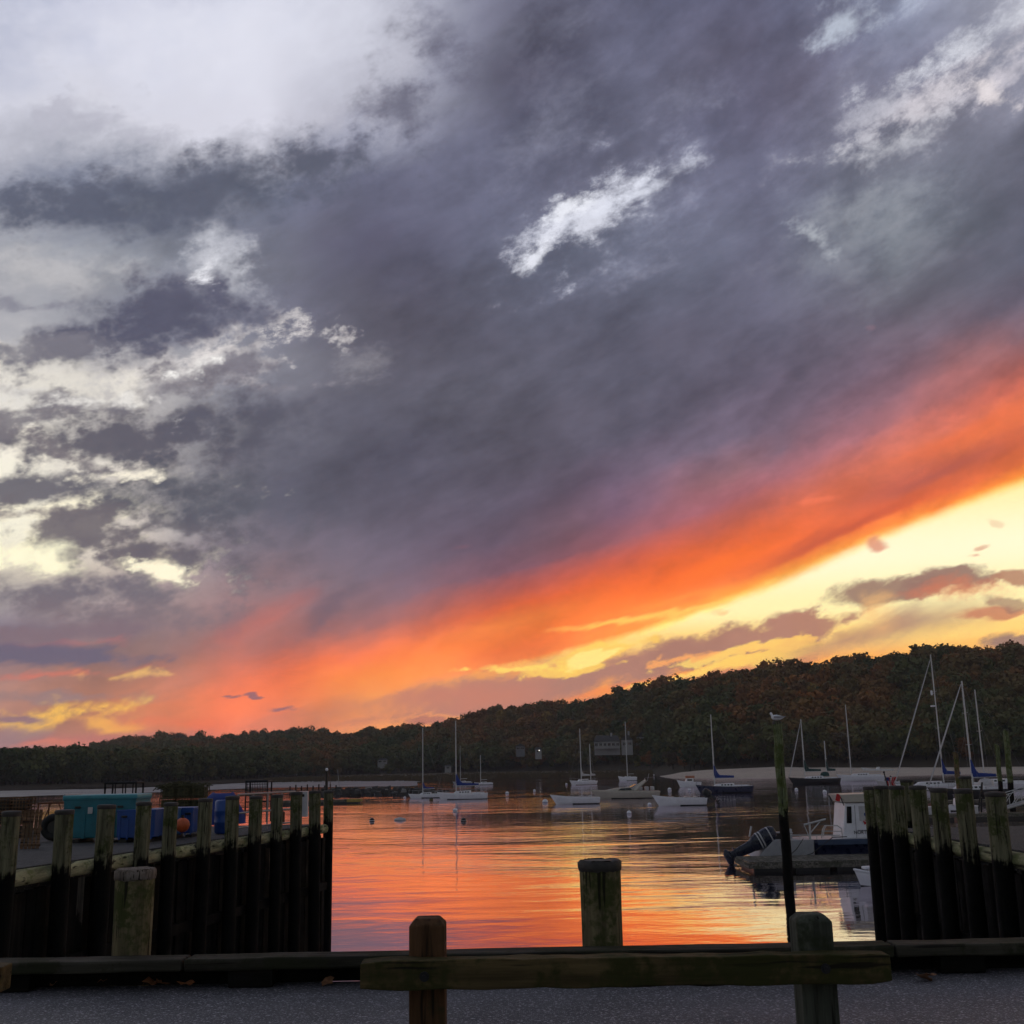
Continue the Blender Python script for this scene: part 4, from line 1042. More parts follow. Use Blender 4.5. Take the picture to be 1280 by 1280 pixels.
g = skiff('white open motorboat with a tilted black outboard at its right end', 817, 882, 1007, fbk=.13, console=False)
simple_outboard(g[0], g[1] / 2 + .25, g[2] + .25, 1.35, 'black', R(52))
h_ = skiff('little white powerboat with an orange cabin behind the dark blue sloop', 847, 876, 984, fbk=.2, seats=False, name='powerboat')
mb = MB(); L = h_[1]; fb = h_[2]
mb.add([(-L * .18, -.5, fb), (L * .18, -.5, fb), (L * .18, .5, fb), (-L * .18, .5, fb), (-L * .10, -.45, fb + .75), (L * .18, -.45, fb + .75), (L * .18, .45, fb + .75), (-L * .10, .45, fb + .75)], [(4, 5, 6, 7), (0, 1, 5, 4), (1, 2, 6, 5), (2, 3, 7, 6), (3, 0, 4, 7)])
cb_ = mb.build('cabin', 'white', h_[0])
M['orangepaint'] = flat('orange_paint', (.42, .16, .08), .6)
mb = MB(); mb.box((L * .05, 0, fb + 1.05), (L * .36, 1.1, .45)); mb.build('canopy', 'orangepaint', h_[0], bevel=.05)
MB().box((L * .02, -.5, fb + .45), (L * .2, .04, .3)).build('window', 'win', cb_)

# beige cabin cruiser with a raked radar arch
c_, L, y = place(739, 823, 998)
cr = thing('cabin_cruiser', 'beige cabin cruiser with a raked radar arch lying in the middle of the anchorage', 'motor cruiser', (c_.x, c_.y, WATER), 0, 'small motor craft on the moorings')
mb, sec = hull_mesh(L, L * .32, L * .105, bow=1.25, stern=.92, tr=.85, rake=.16, keel=.4, full=.5); fb = L * .105
mb.build('hull', ['cream', 'black', 'cream'], cr)
mb = MB(); w = L * .11
mb.add([(xs(L, .18), -w * .5, fb * 1.05), (xs(L, .62), -w, fb), (xs(L, .62), w, fb), (xs(L, .18), w * .5, fb * 1.05), (xs(L, .36), -w * .5, fb + L * .04), (xs(L, .58), -w * .85, fb + L * .055), (xs(L, .58), w * .85, fb + L * .055), (xs(L, .36), w * .5, fb + L * .04)], [(4, 5, 6, 7), (0, 1, 5, 4), (1, 2, 6, 5), (2, 3, 7, 6), (3, 0, 4, 7)])
cab = mb.build('cabin', 'cream', cr, bevel=.06)
mb = MB(); mb.add([(xs(L, .40), -w * .79, fb + L * .012), (xs(L, .60), -w * 1.02, fb + L * .012), (xs(L, .575), -w * .93, fb + L * .043), (xs(L, .44), -w * .72, fb + L * .037)], [(0, 1, 2, 3)]); mb.v = [(a, b_ - .05, c) for a, b_, c in mb.v]
o = mb.build('window', 'win', cab); so = o.modifiers.new('thickness', 'SOLIDIFY'); so.thickness = .04
mb = MB(); mb.add([(xs(L, .58), -w * .8, fb + L * .05), (xs(L, .58), w * .8, fb + L * .05), (xs(L, .66), w * .75, fb + L * .085), (xs(L, .66), -w * .75, fb + L * .085)], [(0, 1, 2, 3)]); o = mb.build('windscreen', 'win', cr); so = o.modifiers.new('thickness', 'SOLIDIFY'); so.thickness = .04
mb = MB()
for sd in (-1, 1):
    mb.tube([(xs(L, .63), sd * w * 1.15, fb), (xs(L, .72), sd * w * 1.05, fb + L * .075), (xs(L, .80), sd * w * .85, fb + L * .135)], [.28, .2, .14], 8)
mb.tube([(xs(L, .80), -w * .85, fb + L * .135), (xs(L, .80), w * .85, fb + L * .135)], .15, 8)
mb.build('radar_arch', 'cream', cr)
mb = MB(); mb.tube([(xs(L, .80), 0, fb + L * .13), (xs(L, .80), 0, fb + L * .175)], .03, 6); mb.tube([(xs(L, .83), -.4, fb + L * .13), (xs(L, .86), -.4, fb + L * .24)], .018, 5); mb.build('antenna', 'white', cr)
mb = MB()
for s in (.73, .82, .9): mb.box((xs(L, s), 0, fb + .28), (.5, w * 1.1, .55))
mb.build('seat', 'white2', cr, bevel=.08)
mb = MB(); mb.tube([(xs(L, s), -sec(s)[0] * .9, sec(s)[1] + .5) for s in (0, .1, .25, .4, .5)], .02, 5)
for s in (.01, .1, .2, .3, .4, .5): mb.tube([(xs(L, s), -sec(s)[0] * .9, sec(s)[1]), (xs(L, s), -sec(s)[0] * .9, sec(s)[1] + .5)], .016, 5)
mb.build('bow_rail', 'metal', cr)

# small distant dinghies and a boat with the flag
skiff('dark little motorboat with a black canopy frame behind the flag', 1096, 1133, 984, hull='white2', fbk=.16, console=True, group='small motor craft on the moorings')
skiff('long low white launch behind the flag, close to the beach', 1078, 1116, 967.5, hull='white', fbk=.14, seats=False, console=True, group='small motor craft on the moorings')
skiff('tiny far dinghy beside the stern of the small bare-masted sloop', 806, 818, 970.5, hull='white2', fbk=.2, seats=False, group='small motor craft on the moorings')

# flag on a dark staff
fy = 60.0
p = aty(1112, 995, fy); tp_ = aty(1105, 966, fy)
fl = thing('flag', 'striped red and white flag hanging on a slanted black staff behind the right pilings', 'flag', (p.x, fy, p.z))
mb = MB(); mb.tube([(.15, 0, -.6), (tp_.x - p.x, 0, tp_.z - p.z)], .035, 8); mb.ball((tp_.x - p.x, 0, tp_.z - p.z + .03), .06, 8); mb.build('staff', 'black', fl)
mb = MB(); dz = tp_.z - p.z; n_ = 7
for i in range(n_):       # seven hanging stripes, gathered in folds
    for j in range(8):
        z0 = dz * (.80 - .62 * j / 8); z1 = dz * (.80 - .62 * (j + 1) / 8)
        def fx(q, z): return (tp_.x - p.x) * z / dz + q * .075 * (1.0 + .25 * sin(z * 7)) + .03
        def fyy(q, z): return .10 * sin(q * 1.9 + z * 3)
        mb.add([(fx(i, z0), fyy(i, z0), z0), (fx(i + 1, z0), fyy(i + 1, z0), z0), (fx(i + 1, z1), fyy(i + 1, z1), z1), (fx(i, z1), fyy(i, z1), z1)], [(0, 1, 2, 3)], mi=(2 if (j < 2 and i < 2) else i % 2), sm=True)
o = mb.build('cloth', ['flagred', 'flagwhite', 'flagblue'], fl); so = o.modifiers.new('thickness', 'SOLIDIFY'); so.thickness = .012

# ---- float and workboat in front of the right wharf
dA = at(938, 1091); dB = at(1100, 1091)
fd = thing('floating_dock', 'weathered floating dock with a plank edge below the workboat', 'floating dock', (0, 0, WATER))
y0_ = dA.y; y1_ = y0_ + 3.3; zt = .46
x0_ = dA.x; x1_ = x0_ + 11.5
mb = MB()
xq = x0_
while xq < x1_:
    mb.box((xq + .07, (y0_ + y1_) / 2, zt - .025 + rd.uniform(-.006, .006)), (.128, y1_ - y0_, .05)); xq += .14
mb.build('planking', 'floatwood', fd)
mb = MB(); mb.box(((x0_ + x1_) / 2, y0_ - .03, zt - .17), (x1_ - x0_, .06, .24)); mb.box((x0_ - .03, (y0_ + y1_) / 2, zt - .17), (.06, y1_ - y0_, .24)); mb.build('fascia', 'floatwood', fd)
mb = MB()
for q in range(6): mb.box((x0_ + 1 + q * 1.9, (y0_ + y1_) / 2, -.02), (1.6, y1_ - y0_ - .3, .42))
mb.build('float_tank', 'black', fd, bevel=.04)
# workboat
by = y1_ + .35 + 1.35
pS = aty(1010, 1060, by); wb = thing('workboat', 'white wheelhouse workboat with dark blue hull and lettering, its stern toward the left', 'workboat', (pS.x, by, WATER), 0)
Lw = 8.0; Bw = 2.7; 
zd = aty(1050, 1049, by - Bw / 2).z - WATER     # sheer height
mb, sec = hull_mesh(Lw, Bw, zd, bow=1.25, stern=1.0, tr=.95, rake=.08, keel=.35, full=.35)
# bow points right: mirror
mb.v = [(-v[0] + Lw / 2, v[1], v[2]) for v in mb.v]; mb.f = [f[::-1] for f in mb.f]
hullw = mb.build('hull', ['navy', 'black', 'white2'], wb)
mb = MB(); mb.box((Lw * .42, -Bw / 2 - .0, zd - .13), (Lw * .80, .05, .26)); mb.build('rubbing_strake', 'bluegrey', wb, bevel=.01)
mb = MB()                                           # pale grey stern platform sloping down to the left
pl = aty(944, 1073, by - .9); pr_ = aty(966, 1050, by - .9)
mb.prism([(pl.x - pS.x, .30), (0.0, .30), (0.0, zd), (pr_.x - pS.x, zd + .02)], -1.25, 1.15); mb.build('stern_platform', 'grey', wb, bevel=.03)
mb = MB(); mb.tube([(pl.x - pS.x + .3, -1.3, .34), (-.9, -1.32, .30), (-.15, -1.34, .5), (.9, -1.38, zd + .1), (1.6, -1.4, zd + .12)], .02, 6)
mb.tube([(-1.35, -1.3, .35), (-.9, -1.3, .7), (-.6, -1.3, zd - .05), (-.5, -1.2, zd + .05)], .018, 6); mb.build('mooring_line', 'rope', wb)
# wheelhouse
cx0 = aty(1054, 1048, by - .9).x - pS.x; cx1 = cx0 + 2.5; ztop = aty(1060, 1004, by - .9).z - WATER
mb = MB()
lean = .22
mb.prism([(cx0, zd), (cx1, zd), (cx1 - .1, ztop), (cx0 + lean, ztop)], -.95, .95); cab = mb.build('wheelhouse', 'white', wb, bevel=.04)
wz0 = aty(1060, 1029, by - .96).z - WATER; wz1 = aty(1060, 1008, by - .96).z - WATER
wxa = aty(1057.5, 1018, by - .96).x - pS.x; wxb = aty(1065, 1018, by - .96).x - pS.x
mb = MB(); mb.prism([(wxa, wz0), (wxb - .04, wz0), (wxb, wz1), (wxa + .07, wz1)], -.985, -.955); wn = mb.build('window', 'win', cab, bevel=.03)
mb = MB(); mb.prism([(wxb + .12, zd + .02), (wxb + .15, zd + .02), (wxb + .18, ztop - .1), (wxb + .15, ztop - .1)], -.965, -.955); mb.build('door_edge', 'grey', cab)
mb = MB(); mb.box((wxb + .85, -.966, zd + .38), (1.3, .012, .02)); mb.build('trim_line', 'navy', cab)
mb = MB(); mb.prism([(wxb + .35, wz0 + .1), (wxb + 1.3, wz0 + .1), (wxb + 1.3, wz1), (wxb + .35, wz1)], -.966, -.954); mb.build('side_panel', 'white2', cab)
ry0 = aty(1048, 1003, by - .96); ry1 = aty(1048, 992, by - .96)
mb = MB(); rx0 = ry0.x - pS.x; mb.prism([(rx0 + .05, ry1.z - WATER - .05), (rx0 + .3, ry0.z - WATER - .02), (cx1 + .2, ry0.z - WATER - .02), (cx1 + .2, ry1.z - WATER)], -1.05, 1.05); mb.build('canopy', 'cream', wb, bevel=.04)
mb = MB(); mb.tube([(rx0 + .1, -.98, ry1.z - WATER - .1), (cx0 + .15, -.98, ztop - .1)], .025, 6); mb.tube([(rx0 + .1, .98, ry1.z - WATER - .1), (cx0 + .15, .98, ztop - .1)], .025, 6); mb.build('canopy_strut', 'black', wb)
# lettering on the wheelhouse side
def letters(txt, x, y, z, size, m_, parent, rz=0., name='lettering', ext=.004):
    cu = bpy.data.curves.new(name, 'FONT'); cu.body = txt; cu.size = size; cu.extrude = ext; cu.align_x = 'LEFT'
    o = bpy.data.objects.new(name, cu); COL.objects.link(o)
    me_ = bpy.data.meshes.new_from_object(o); bpy.data.objects.remove(o)
    o = bpy.data.objects.new(name, me_); COL.objects.link(o); me_.materials.clear(); me_.materials.append(M[m_])
    o.location = (x, y, z); o.rotation_euler = (R(90), 0, rz); o.parent = parent
    return o
tx = aty(1067.5, 1042.5, by - .97)
letters('NORTH', tx.x - pS.x, -.972, tx.z - WATER, .225, 'black', cab)
tx = aty(1080, 1027, by - .97); mb = MB(); mb.box((tx.x - pS.x + .12, -.972, tx.z - WATER), (.30, .012, .20), ry=-.35); mb.build('red_emblem', 'red', cab)
mb = MB(); mb.box((tx.x - pS.x + .12, -.980, tx.z - WATER), (.30, .01, .045), ry=.35); mb.build('emblem_stripe', 'flagwhite', cab)
tx = aty(1080, 1018, by - .97); mb = MB(); mb.lathe([(.001, -.006), (.10, -.006), (.10, .006), (.001, .006)], 12); mb.v = [(v[0] + tx.x - pS.x + .1, v[2] - .972, v[1] + tx.z - WATER) for v in mb.v]; mb.build('blue_emblem', 'blue', cab)
# davit, hoops and rails
def bp_(px, py, yy=None):
    q = aty(px, py, yy or by - .9); return (q.x - pS.x, (yy or by - .9) - by, q.z - WATER)
mb = MB(); mb.tube([bp_(1013, 1049), bp_(1012, 1030)], .05, 8); mb.tube([bp_(1005, 1031), bp_(1032, 1024)], .045, 8); mb.tube([bp_(1013, 1041), bp_(1025, 1027)], .03, 6); mb.tube([bp_(1005, 1031), bp_(1009, 1040), bp_(1012, 1049)], .02, 6); mb.build('davit', 'alu', wb)
mb = MB()
for (xa, yy) in ((1027, by - .8), (1029, by + .7)):
    mb.tube([bp_(xa, 1048, yy), bp_(xa + 1, 1037, yy), bp_(xa + 4, 1032, yy), bp_(xa + 20, 1032, yy), bp_(xa + 25, 1036, yy), bp_(xa + 26, 1048, yy)], .026, 8)
    mb.tube([bp_(xa + 1, 1039, yy), bp_(xa + 25, 1039, yy)], .022, 6)
mb.tube([bp_(985, 1044), bp_(1050, 1044)], .026, 6)
for q in (987, 1000, 1021, 1040): mb.tube([bp_(q, 1049), bp_(q, 1044)], .022, 6)
mb.build('side_rail', 'alu', wb)
mb = MB(); mb.tube([bp_(937, 1046), bp_(939, 1033)], .05, 6); mb.tube([bp_(962, 1047), bp_(964, 1041), bp_(983, 1040), bp_(984, 1050)], .04, 6); mb.tube([bp_(983, 1042), bp_(991, 1041)], .03, 6); mb.build('stern_rail', 'white2', wb)
mb = MB(); mb.box((bp_(977, 1046)[0], -.2, zd + .16), (.6, .9, .34)); mb.build('locker', 'black', wb, bevel=.04)
mb = MB(); mb.box((bp_(990, 1046)[0], 0, zd + .22), (.35, .6, .5)); mb.build('seat', 'white2', wb, bevel=.04)
# big outboard, tilted clear of the water; its cowling up against the platform
top_ = Vector(bp_(955, 1047)); low_ = Vector(bp_(910, 1072))
ax = (low_ - top_); La = ax.length; ax.normalize(); up = Vector((ax.z, 0, -ax.x)); 
if up.z < 0: up = -up
def eng(pts_r, seg=16, sy=.8, oy=0.):
    mb = MB(); vs = []
    for (a, h, hh, w) in pts_r:       # along the axis, offset, half height, half width
        for k in range(seg):
            t_ = 2 * pi * k / seg; cc, ss = cos(t_), sin(t_)
            cc = math.copysign(abs(cc) ** .75, cc); ss = math.copysign(abs(ss) ** .75, ss)
            vs.append(top_ + ax * (a * La) + up * (h + hh * ss) + Vector((0, w * cc + oy, 0)))
    n_ = len(pts_r)
    mb.add(vs, [(i * seg + k, i * seg + (k + 1) % seg, (i + 1) * seg + (k + 1) % seg, (i + 1) * seg + k) for i in range(n_ - 1) for k in range(seg)], 0, True)
    mb.add(vs[:seg], [tuple(range(seg))[::-1]]); mb.add(vs[-seg:], [tuple(range(seg))])
    return mb
om = eng([(-.32, .06, .10, .08), (-.30, .05, .24, .20), (-.22, .02, .36, .28), (-.05, 0, .42, .32), (.15, -.02, .42, .32), (.30, -.04, .36, .28), (.36, -.05, .28, .22)]).build('outboard_motor', 'engine', wb)
eng([(.34, -.06, .30, .19), (.50, -.06, .27, .16), (.66, -.04, .25, .13), (.80, -.04, .23, .12), (.90, -.04, .22, .11)]).build('leg', 'engine', om)
eng([(.78, -.02, .34, .20), (.80, -.02, .36, .21)]).build('cavitation_plate', 'engine', om)
mb = MB(); g0 = top_ + ax * (La * .98) - up * .02
mb.tube([g0 + up * .42, g0 + up * .25, g0 - up * .25, g0 - up * .38], [.05, .19, .18, .08], 12); mb.tube([g0 - up * .25 - ax * .25, g0 - up * .05, g0 + ax * .16], [.04, .09, .02], 8); mb.build('gearcase', 'engine', om)
mb = MB()
for k in range(3):
    a = k * 2.094; c0 = g0 - up * .44 + ax * (.14 * cos(a)) + Vector((0, .14 * sin(a), 0)); mb.box(c0, (.18, .15, .03), ry=.5, rz=a)
mb.build('propeller', 'metal', om)
eng([(.06, -.02, .427, .327), (.095, -.02, .427, .327)]).build('white_band', 'white2', om); eng([(.135, -.02, .427, .327), (.165, -.02, .427, .327)]).build('white_band', 'white2', om)
eng([(-.16, .01, .395, .305), (-.13, .01, .40, .31)]).build('white_band', 'white2', om)
mb = MB(); mb.tube([top_ + ax * .5 - up * .2, Vector(((pl.x - pS.x) + .55, 0, .75))], .14, 8); mb.box(((pl.x + pr_.x) / 2 - pS.x + .15, 0, .75), (.25, .5, .5)); mb.build('bracket', 'black', om)
# little red flag at the canopy corner
pf = bp_(1047, 997); mb = MB(); mb.box((pf[0], -1.0, pf[2]), (.22, .03, .34), ry=.3); mb.build('red_pennant', 'red', wb)

# white dinghy tucked against the right wharf
dg = skiff('small white dinghy against the foot of the right wharf wall', 1071, 1138, 1107, fbk=.19, hull='white', seats=True, name='dinghy', cat='dinghy', group=None)
L, fb = dg[1], dg[2]
mb = MB(); mb.box((xs(L, .33), 0, fb + .28), (L * .34, L * .2, .10), ry=-.04); mb.box((xs(L, .30), 0, fb + .12), (.12, .5, .3)); mb.build('foredeck', 'white', dg[0], bevel=.03)

# ---- mooring buoys
def buoy(px, py, r, label, ball='white', stripe='flagblue', grp='white mooring buoys'):
    p = at(px, py); k = p.y / FPX; rr = r * k
    t0 = thing('mooring_buoy', label, 'mooring buoy', (p.x, p.y, WATER), group=grp)
    MB().ball((0, 0, rr * .35), rr, 16).build('float', ball, t0)
    MB().lathe([(rr * .985, rr * .24), (rr * 1.02, rr * .26), (rr * 1.02, rr * .42), (rr * .985, rr * .44)], 18).build('band', stripe, t0)
    MB().tube([(0, 0, rr * 1.3), (rr * .0, 0, rr * 1.6)], rr * .12, 6).build('ring', 'metal', t0)
for args in [
 (681.5, 1004, 3.6, 'largest white mooring buoy, just left of the open skiff'), (786.5, 1017.5, 3.0, 'white buoy with a dark band in the open water in front of the beige cruiser'),
 (812, 1007, 2.6, 'small white buoy at the bow of the white motorboat with the outboard'), (837, 988, 2.4, 'small white buoy in front of the orange-cabin powerboat'),
 (708, 981, 1.4, 'tiny white buoy beside the white ketch'), (668, 989, 1.6, 'tiny white buoy between the larger white sloop and the open skiff'), (634, 992.5, 2.2, 'white buoy right of the larger white sloop'),
 (862, 988.5, 2.0, 'white buoy between the dark blue sloop and the motorboat'), (995.5, 988, 2.2, 'upright pale buoy below the bow of the dark yawl'), (1031, 991, 2.6, 'white buoy below the stern of the dark yawl'),
 (569, 1014.5, 3.0, 'white topped buoy in front of the larger white sloop'), (506, 998, 1.7, 'tiny white buoy at the bow of the small white sloop')]:
    buoy(*args)
for args in [(539, 1000, 2.4, 'black and yellow buoy between the two white sloops', 'black', 'yellow', 'dark mooring buoys'), (465, 1027, 3.2, 'dark buoy with a pale top in the orange water near the left wharf end', 'black', 'white', 'dark mooring buoys'),
             (579.5, 1027, 3.4, 'dark buoy in the orange water below the larger white sloop', 'black', 'grey', 'dark mooring buoys')]:
    buoy(*args)
p = at(500, 1025.5); mb = MB(); mb.lathe([(.01, .0), (.42, .0), (.5, .08), (.42, .2), (.1, .3), (.01, .3)], 16); mb.v = [(v[0] * 1.2, v[1] * .6, v[2]) for v in mb.v]
tag(mb.build('flat_float', 'white2', None, (p.x, p.y, WATER - .02)), 'flat pale float drifting between the two dark buoys', 'float')

# ================================================================== gear on the left pier
def onpier(px, py): return at(px, py, 0)
def bin_(name, label, px0, px1, ybase, h, m_, lid=None, depth=.9, ry=0., cat='bin', group=None, ribs=True, rz=0.):
    a = onpier(px0, ybase); b_ = onpier(px1, ybase); w = (b_ - a).length; c_ = (a + b_) / 2
    t0 = thing(name, label, cat, (c_.x, c_.y + depth / 2, 0), rz, group)
    MB().box((0, 0, h / 2 + .05), (w, depth, h - .1), taper=1.03).build('body', m_, t0, bevel=.03)
    if ribs:
        mb = MB()
        for q in range(5): mb.box((-w * .42 + w * .84 * q / 4, -depth / 2 - .008, h * .45), (w * .05, .03, h * .72))
        mb.build('rib', m_, t0, bevel=.008)
    MB().box((0, 0, h - .02), (w * 1.05, depth * 1.04, .05)).build('rim', m_, t0, bevel=.01)
    for sx_ in (-1, 1): MB().box((sx_ * w * .30, -depth / 2 - .03, h * .80), (.14, .03, .05)).build('handle', 'black', t0, bevel=.01)
    for sx_ in (-1, 1): MB().box((sx_ * w * .33, 0, .03), (.16, depth * .9, .08)).build('skid', 'black', t0)
    if lid:
        MB().box((0, 0, h + .03), (w * 1.06, depth * 1.06, .10)).build('lid', lid, t0, bevel=.03)
    return t0, w
t0, w = bin_('storage_bin', 'big teal bin with a lighter lid, tallest box behind the left pilings', 84, 160, 1053, 1.02, 'teal', 'teallid', 1.1, cat='storage bin')
mb = MB(); mb.box((-w * .12, -.59, .74), (.11, .012, .15)); mb.build('notice', 'white2', t0)
mb = MB(); mb.tube([(-w * .52, -.5, 1.10), (-w * .5, .5, 1.10)], .03, 6); mb.build('handle', 'metal', t0)
bin_('fish_tote', 'bright blue plastic tote beside the teal bin, between two pilings', 148, 189, 1053, .74, 'bluetub', None, .7, cat='tote', group='blue totes on the left pier')
bin_('fish_tote', 'lighter blue tote in the middle of the row of blue boxes', 184, 212, 1050, .73, 'bluelight', None, .7, cat='tote', group='blue totes on the left pier')
bin_('fish_tote', 'dark blue tote behind the orange ball', 212, 238, 1047, .72, 'bluetub', None, .7, cat='tote', group='blue totes on the left pier')
p = onpier(229.5, 1051); r_ = .17
t0 = thing('buoy_ball', 'orange ball fender in front of the dark blue tote', 'fender', (p.x, p.y - .15, .15)); MB().ball((0, 0, .22), r_, 18).build('ball', 'orange', t0); MB().tube([(0, 0, .37), (0, 0, .45)], .035, 8).build('neck', 'black', t0)
p = onpier(276, 1043)
t0 = thing('barrel', 'deep blue plastic barrel between two pilings, right of the orange ball', 'barrel', (p.x, p.y + .25, 0))
MB().lathe([(.20, .01), (.235, .05), (.24, .28), (.25, .30), (.24, .32), (.24, .56), (.25, .58), (.24, .60), (.235, .82), (.19, .86), (.001, .865)], 22).build('drum', 'bluetub', t0); MB().tube([(.1, -.05, .86), (.1, -.05, .90)], .03, 8).build('bung', 'white2', t0)
# tarp-covered heap behind the barrel
p = onpier(277, 1030); hh = aty(277, 992, p.y).z
mb = MB(); n1 = 16
for i in range(7):
    for j in range(n1):
        a = 2 * pi * j / n1; k = i / 6; r2 = .62 * (1 - .55 * k ** 2) * (1 + .10 * sin(3 * a + i)); mb.v.append((r2 * cos(a) * 1.1, r2 * sin(a), hh * min(1, k * 1.05) * (1 + .05 * sin(2 * a + 1))))
mb.f = [(i * n1 + j, i * n1 + (j + 1) % n1, (i + 1) * n1 + (j + 1) % n1, (i + 1) * n1 + j) for i in range(6) for j in range(n1)] + [tuple(range(6 * n1, 7 * n1))]; mb.mi = [0] * len(mb.f); mb.sm = [True] * len(mb.f)
tag(mb.build('tarpaulin_heap', 'blue', None, (p.x, p.y, 0)), 'heap under a blue tarpaulin behind the deep blue barrel', 'tarpaulin')
# net heaps and lobster pots
def pots(label, px, ybase, ytop, nx, ny, nz, sx_=.62, sz=.36, m_='crate', group='stacks of lobster pots', net=True, sy=.5):
    p = onpier(px, ybase)
    for k in range(nz):
        for i in range(nx):
            t0 = thing('lobster_pot', label(i, k), 'lobster pot', (p.x + (i - (nx - 1) / 2) * (sx_ + .04), p.y + .3 + rd.uniform(-.04, .04), k * (sz + .012)), rd.uniform(-.08, .08), group)
            mb = MB(); w, d_, h = sx_, sy, sz
            for zz in [h * q / 4 for q in range(5)]:
                for sd in (-1, 1): mb.box((0, sd * d_ / 2, zz + .012), (w, .022, .022)); mb.box((sd * w / 2, 0, zz + .012), (.022, d_, .022))
            for q in range(6):
                xq_ = -w / 2 + w * q / 5
                for sd in (-1, 1): mb.box((xq_, sd * d_ / 2, h / 2), (.018, .018, h))
                mb.box((xq_, 0, h), (.018, d_, .018))
            for q in range(4):
                for sd in (-1, 1): mb.box((sd * w / 2, -d_ / 2 + d_ * q / 3, h / 2), (.018, .018, h))
            mb.build('frame', m_, t0)
            mb = MB(); mb.box((0, 0, h / 2), (w * .86, d_ * .82, h * .8)); mb.build('netting', 'net' if net else 'rope', t0, bevel=.04)
nm = ['bottom', 'second', 'third', 'top', 'topmost']
pots(lambda i, k: f'net-filled pot of the stack right of the teal bin, {["left","middle","right"][i]} column, {["bottom","middle","top"][k]} row', 226, 1030, 985, 3, 1, 3, .44, .38, 'net')
mb = MB(); p = onpier(222, 1030)
for q in range(260):
    a = rd.uniform(0, 6.28); r_ = rd.uniform(0, .8); x = r_ * cos(a); y_ = r_ * .35 * sin(a) + .3; z_ = 1.15 + .10 * (1 - r_ / .8) + rd.uniform(-.05, .04)
    mb.tube([(x, y_, z_), (x + rd.uniform(-.15, .15), y_ + rd.uniform(-.1, .1), z_ + rd.uniform(-.05, .06)), (x + rd.uniform(-.3, .3), y_ + rd.uniform(-.1, .1), z_ - rd.uniform(0, .12))], .016, 4, cap=False)
tag(mb.build('net_heap', 'net', None, (p.x, p.y, 0)), 'tangled olive net heaped on the stack of pots right of the teal bin', 'fishing net')
pots(lambda i, k: f'brown slatted pot of the stack at the left edge, {["left","right"][i]} column, {nm[k]} row' if k < 3 else '', 8, 1048, 993, 2, 1, 3, .42, .33, 'crate', 'slatted pots at the left edge', False)
# leaning pallet boards
p = onpier(36, 1061)
t0 = thing('pallet', 'brown wooden pallet standing on end behind the first two pilings', 'pallet', (p.x, p.y, 0), .1); t0.rotation_euler[0] = -.10
mb = MB()
for q in range(5): mb.box((-.16 + .085 * q, 0, .42), (.065, .022, .84))
mb.build('board', 'crate', t0)
mb = MB()
for z_ in (.08, .42, .76): mb.box((0, .06, z_), (.42, .08, .05))
mb.build('bearer', 'crate', t0)
# black drum or tyre, half-round from here
p = onpier(62, 1052)
t0 = thing('tyre', 'big black tyre standing on the pier just left of the teal bin', 'tyre', (p.x, p.y + .2, .33)); mb = MB()
vs = []
for i in range(28):
    for j in range(10):
        a = 2 * pi * i / 28; b_ = 2 * pi * j / 10; rr = .235 + .095 * cos(b_); vs.append((rr * cos(a), .11 * sin(b_), rr * sin(a)))
mb.add(vs, [(i * 10 + j, i * 10 + (j + 1) % 10, ((i + 1) % 28) * 10 + (j + 1) % 10, ((i + 1) % 28) * 10 + j) for i in range(28) for j in range(10)], 0, True); mb.build('tread', 'rubber', t0)
MB().tube([(0, -.04, 0), (0, .04, 0)], .15, 16).build('hub', 'black', t0)
# rusty rack
p = onpier(66, 1044); t0 = thing('rack', 'low rusty iron rack behind the black tyre', 'rack', (p.x, p.y, 0)); mb = MB(); h = aty(66, 1004, p.y).z
for x in (-.45, .45):
    for y_ in (0, .7): mb.tube([(x, y_, 0), (x, y_, h)], .022, 6)
for z_ in (h, h * .45):
    mb.tube([(-.45, 0, z_), (.45, 0, z_)], .022, 6); mb.tube([(-.45, .7, z_), (.45, .7, z_)], .022, 6); mb.tube([(-.45, 0, z_), (-.45, .7, z_)], .022, 6); mb.tube([(.45, 0, z_), (.45, .7, z_)], .022, 6)
mb.tube([(-.45, 0, 0), (-.1, 0, h)], .015, 5); mb.tube([(.45, 0, 0), (.1, 0, h)], .015, 5); mb.build('frame', 'rust', t0)
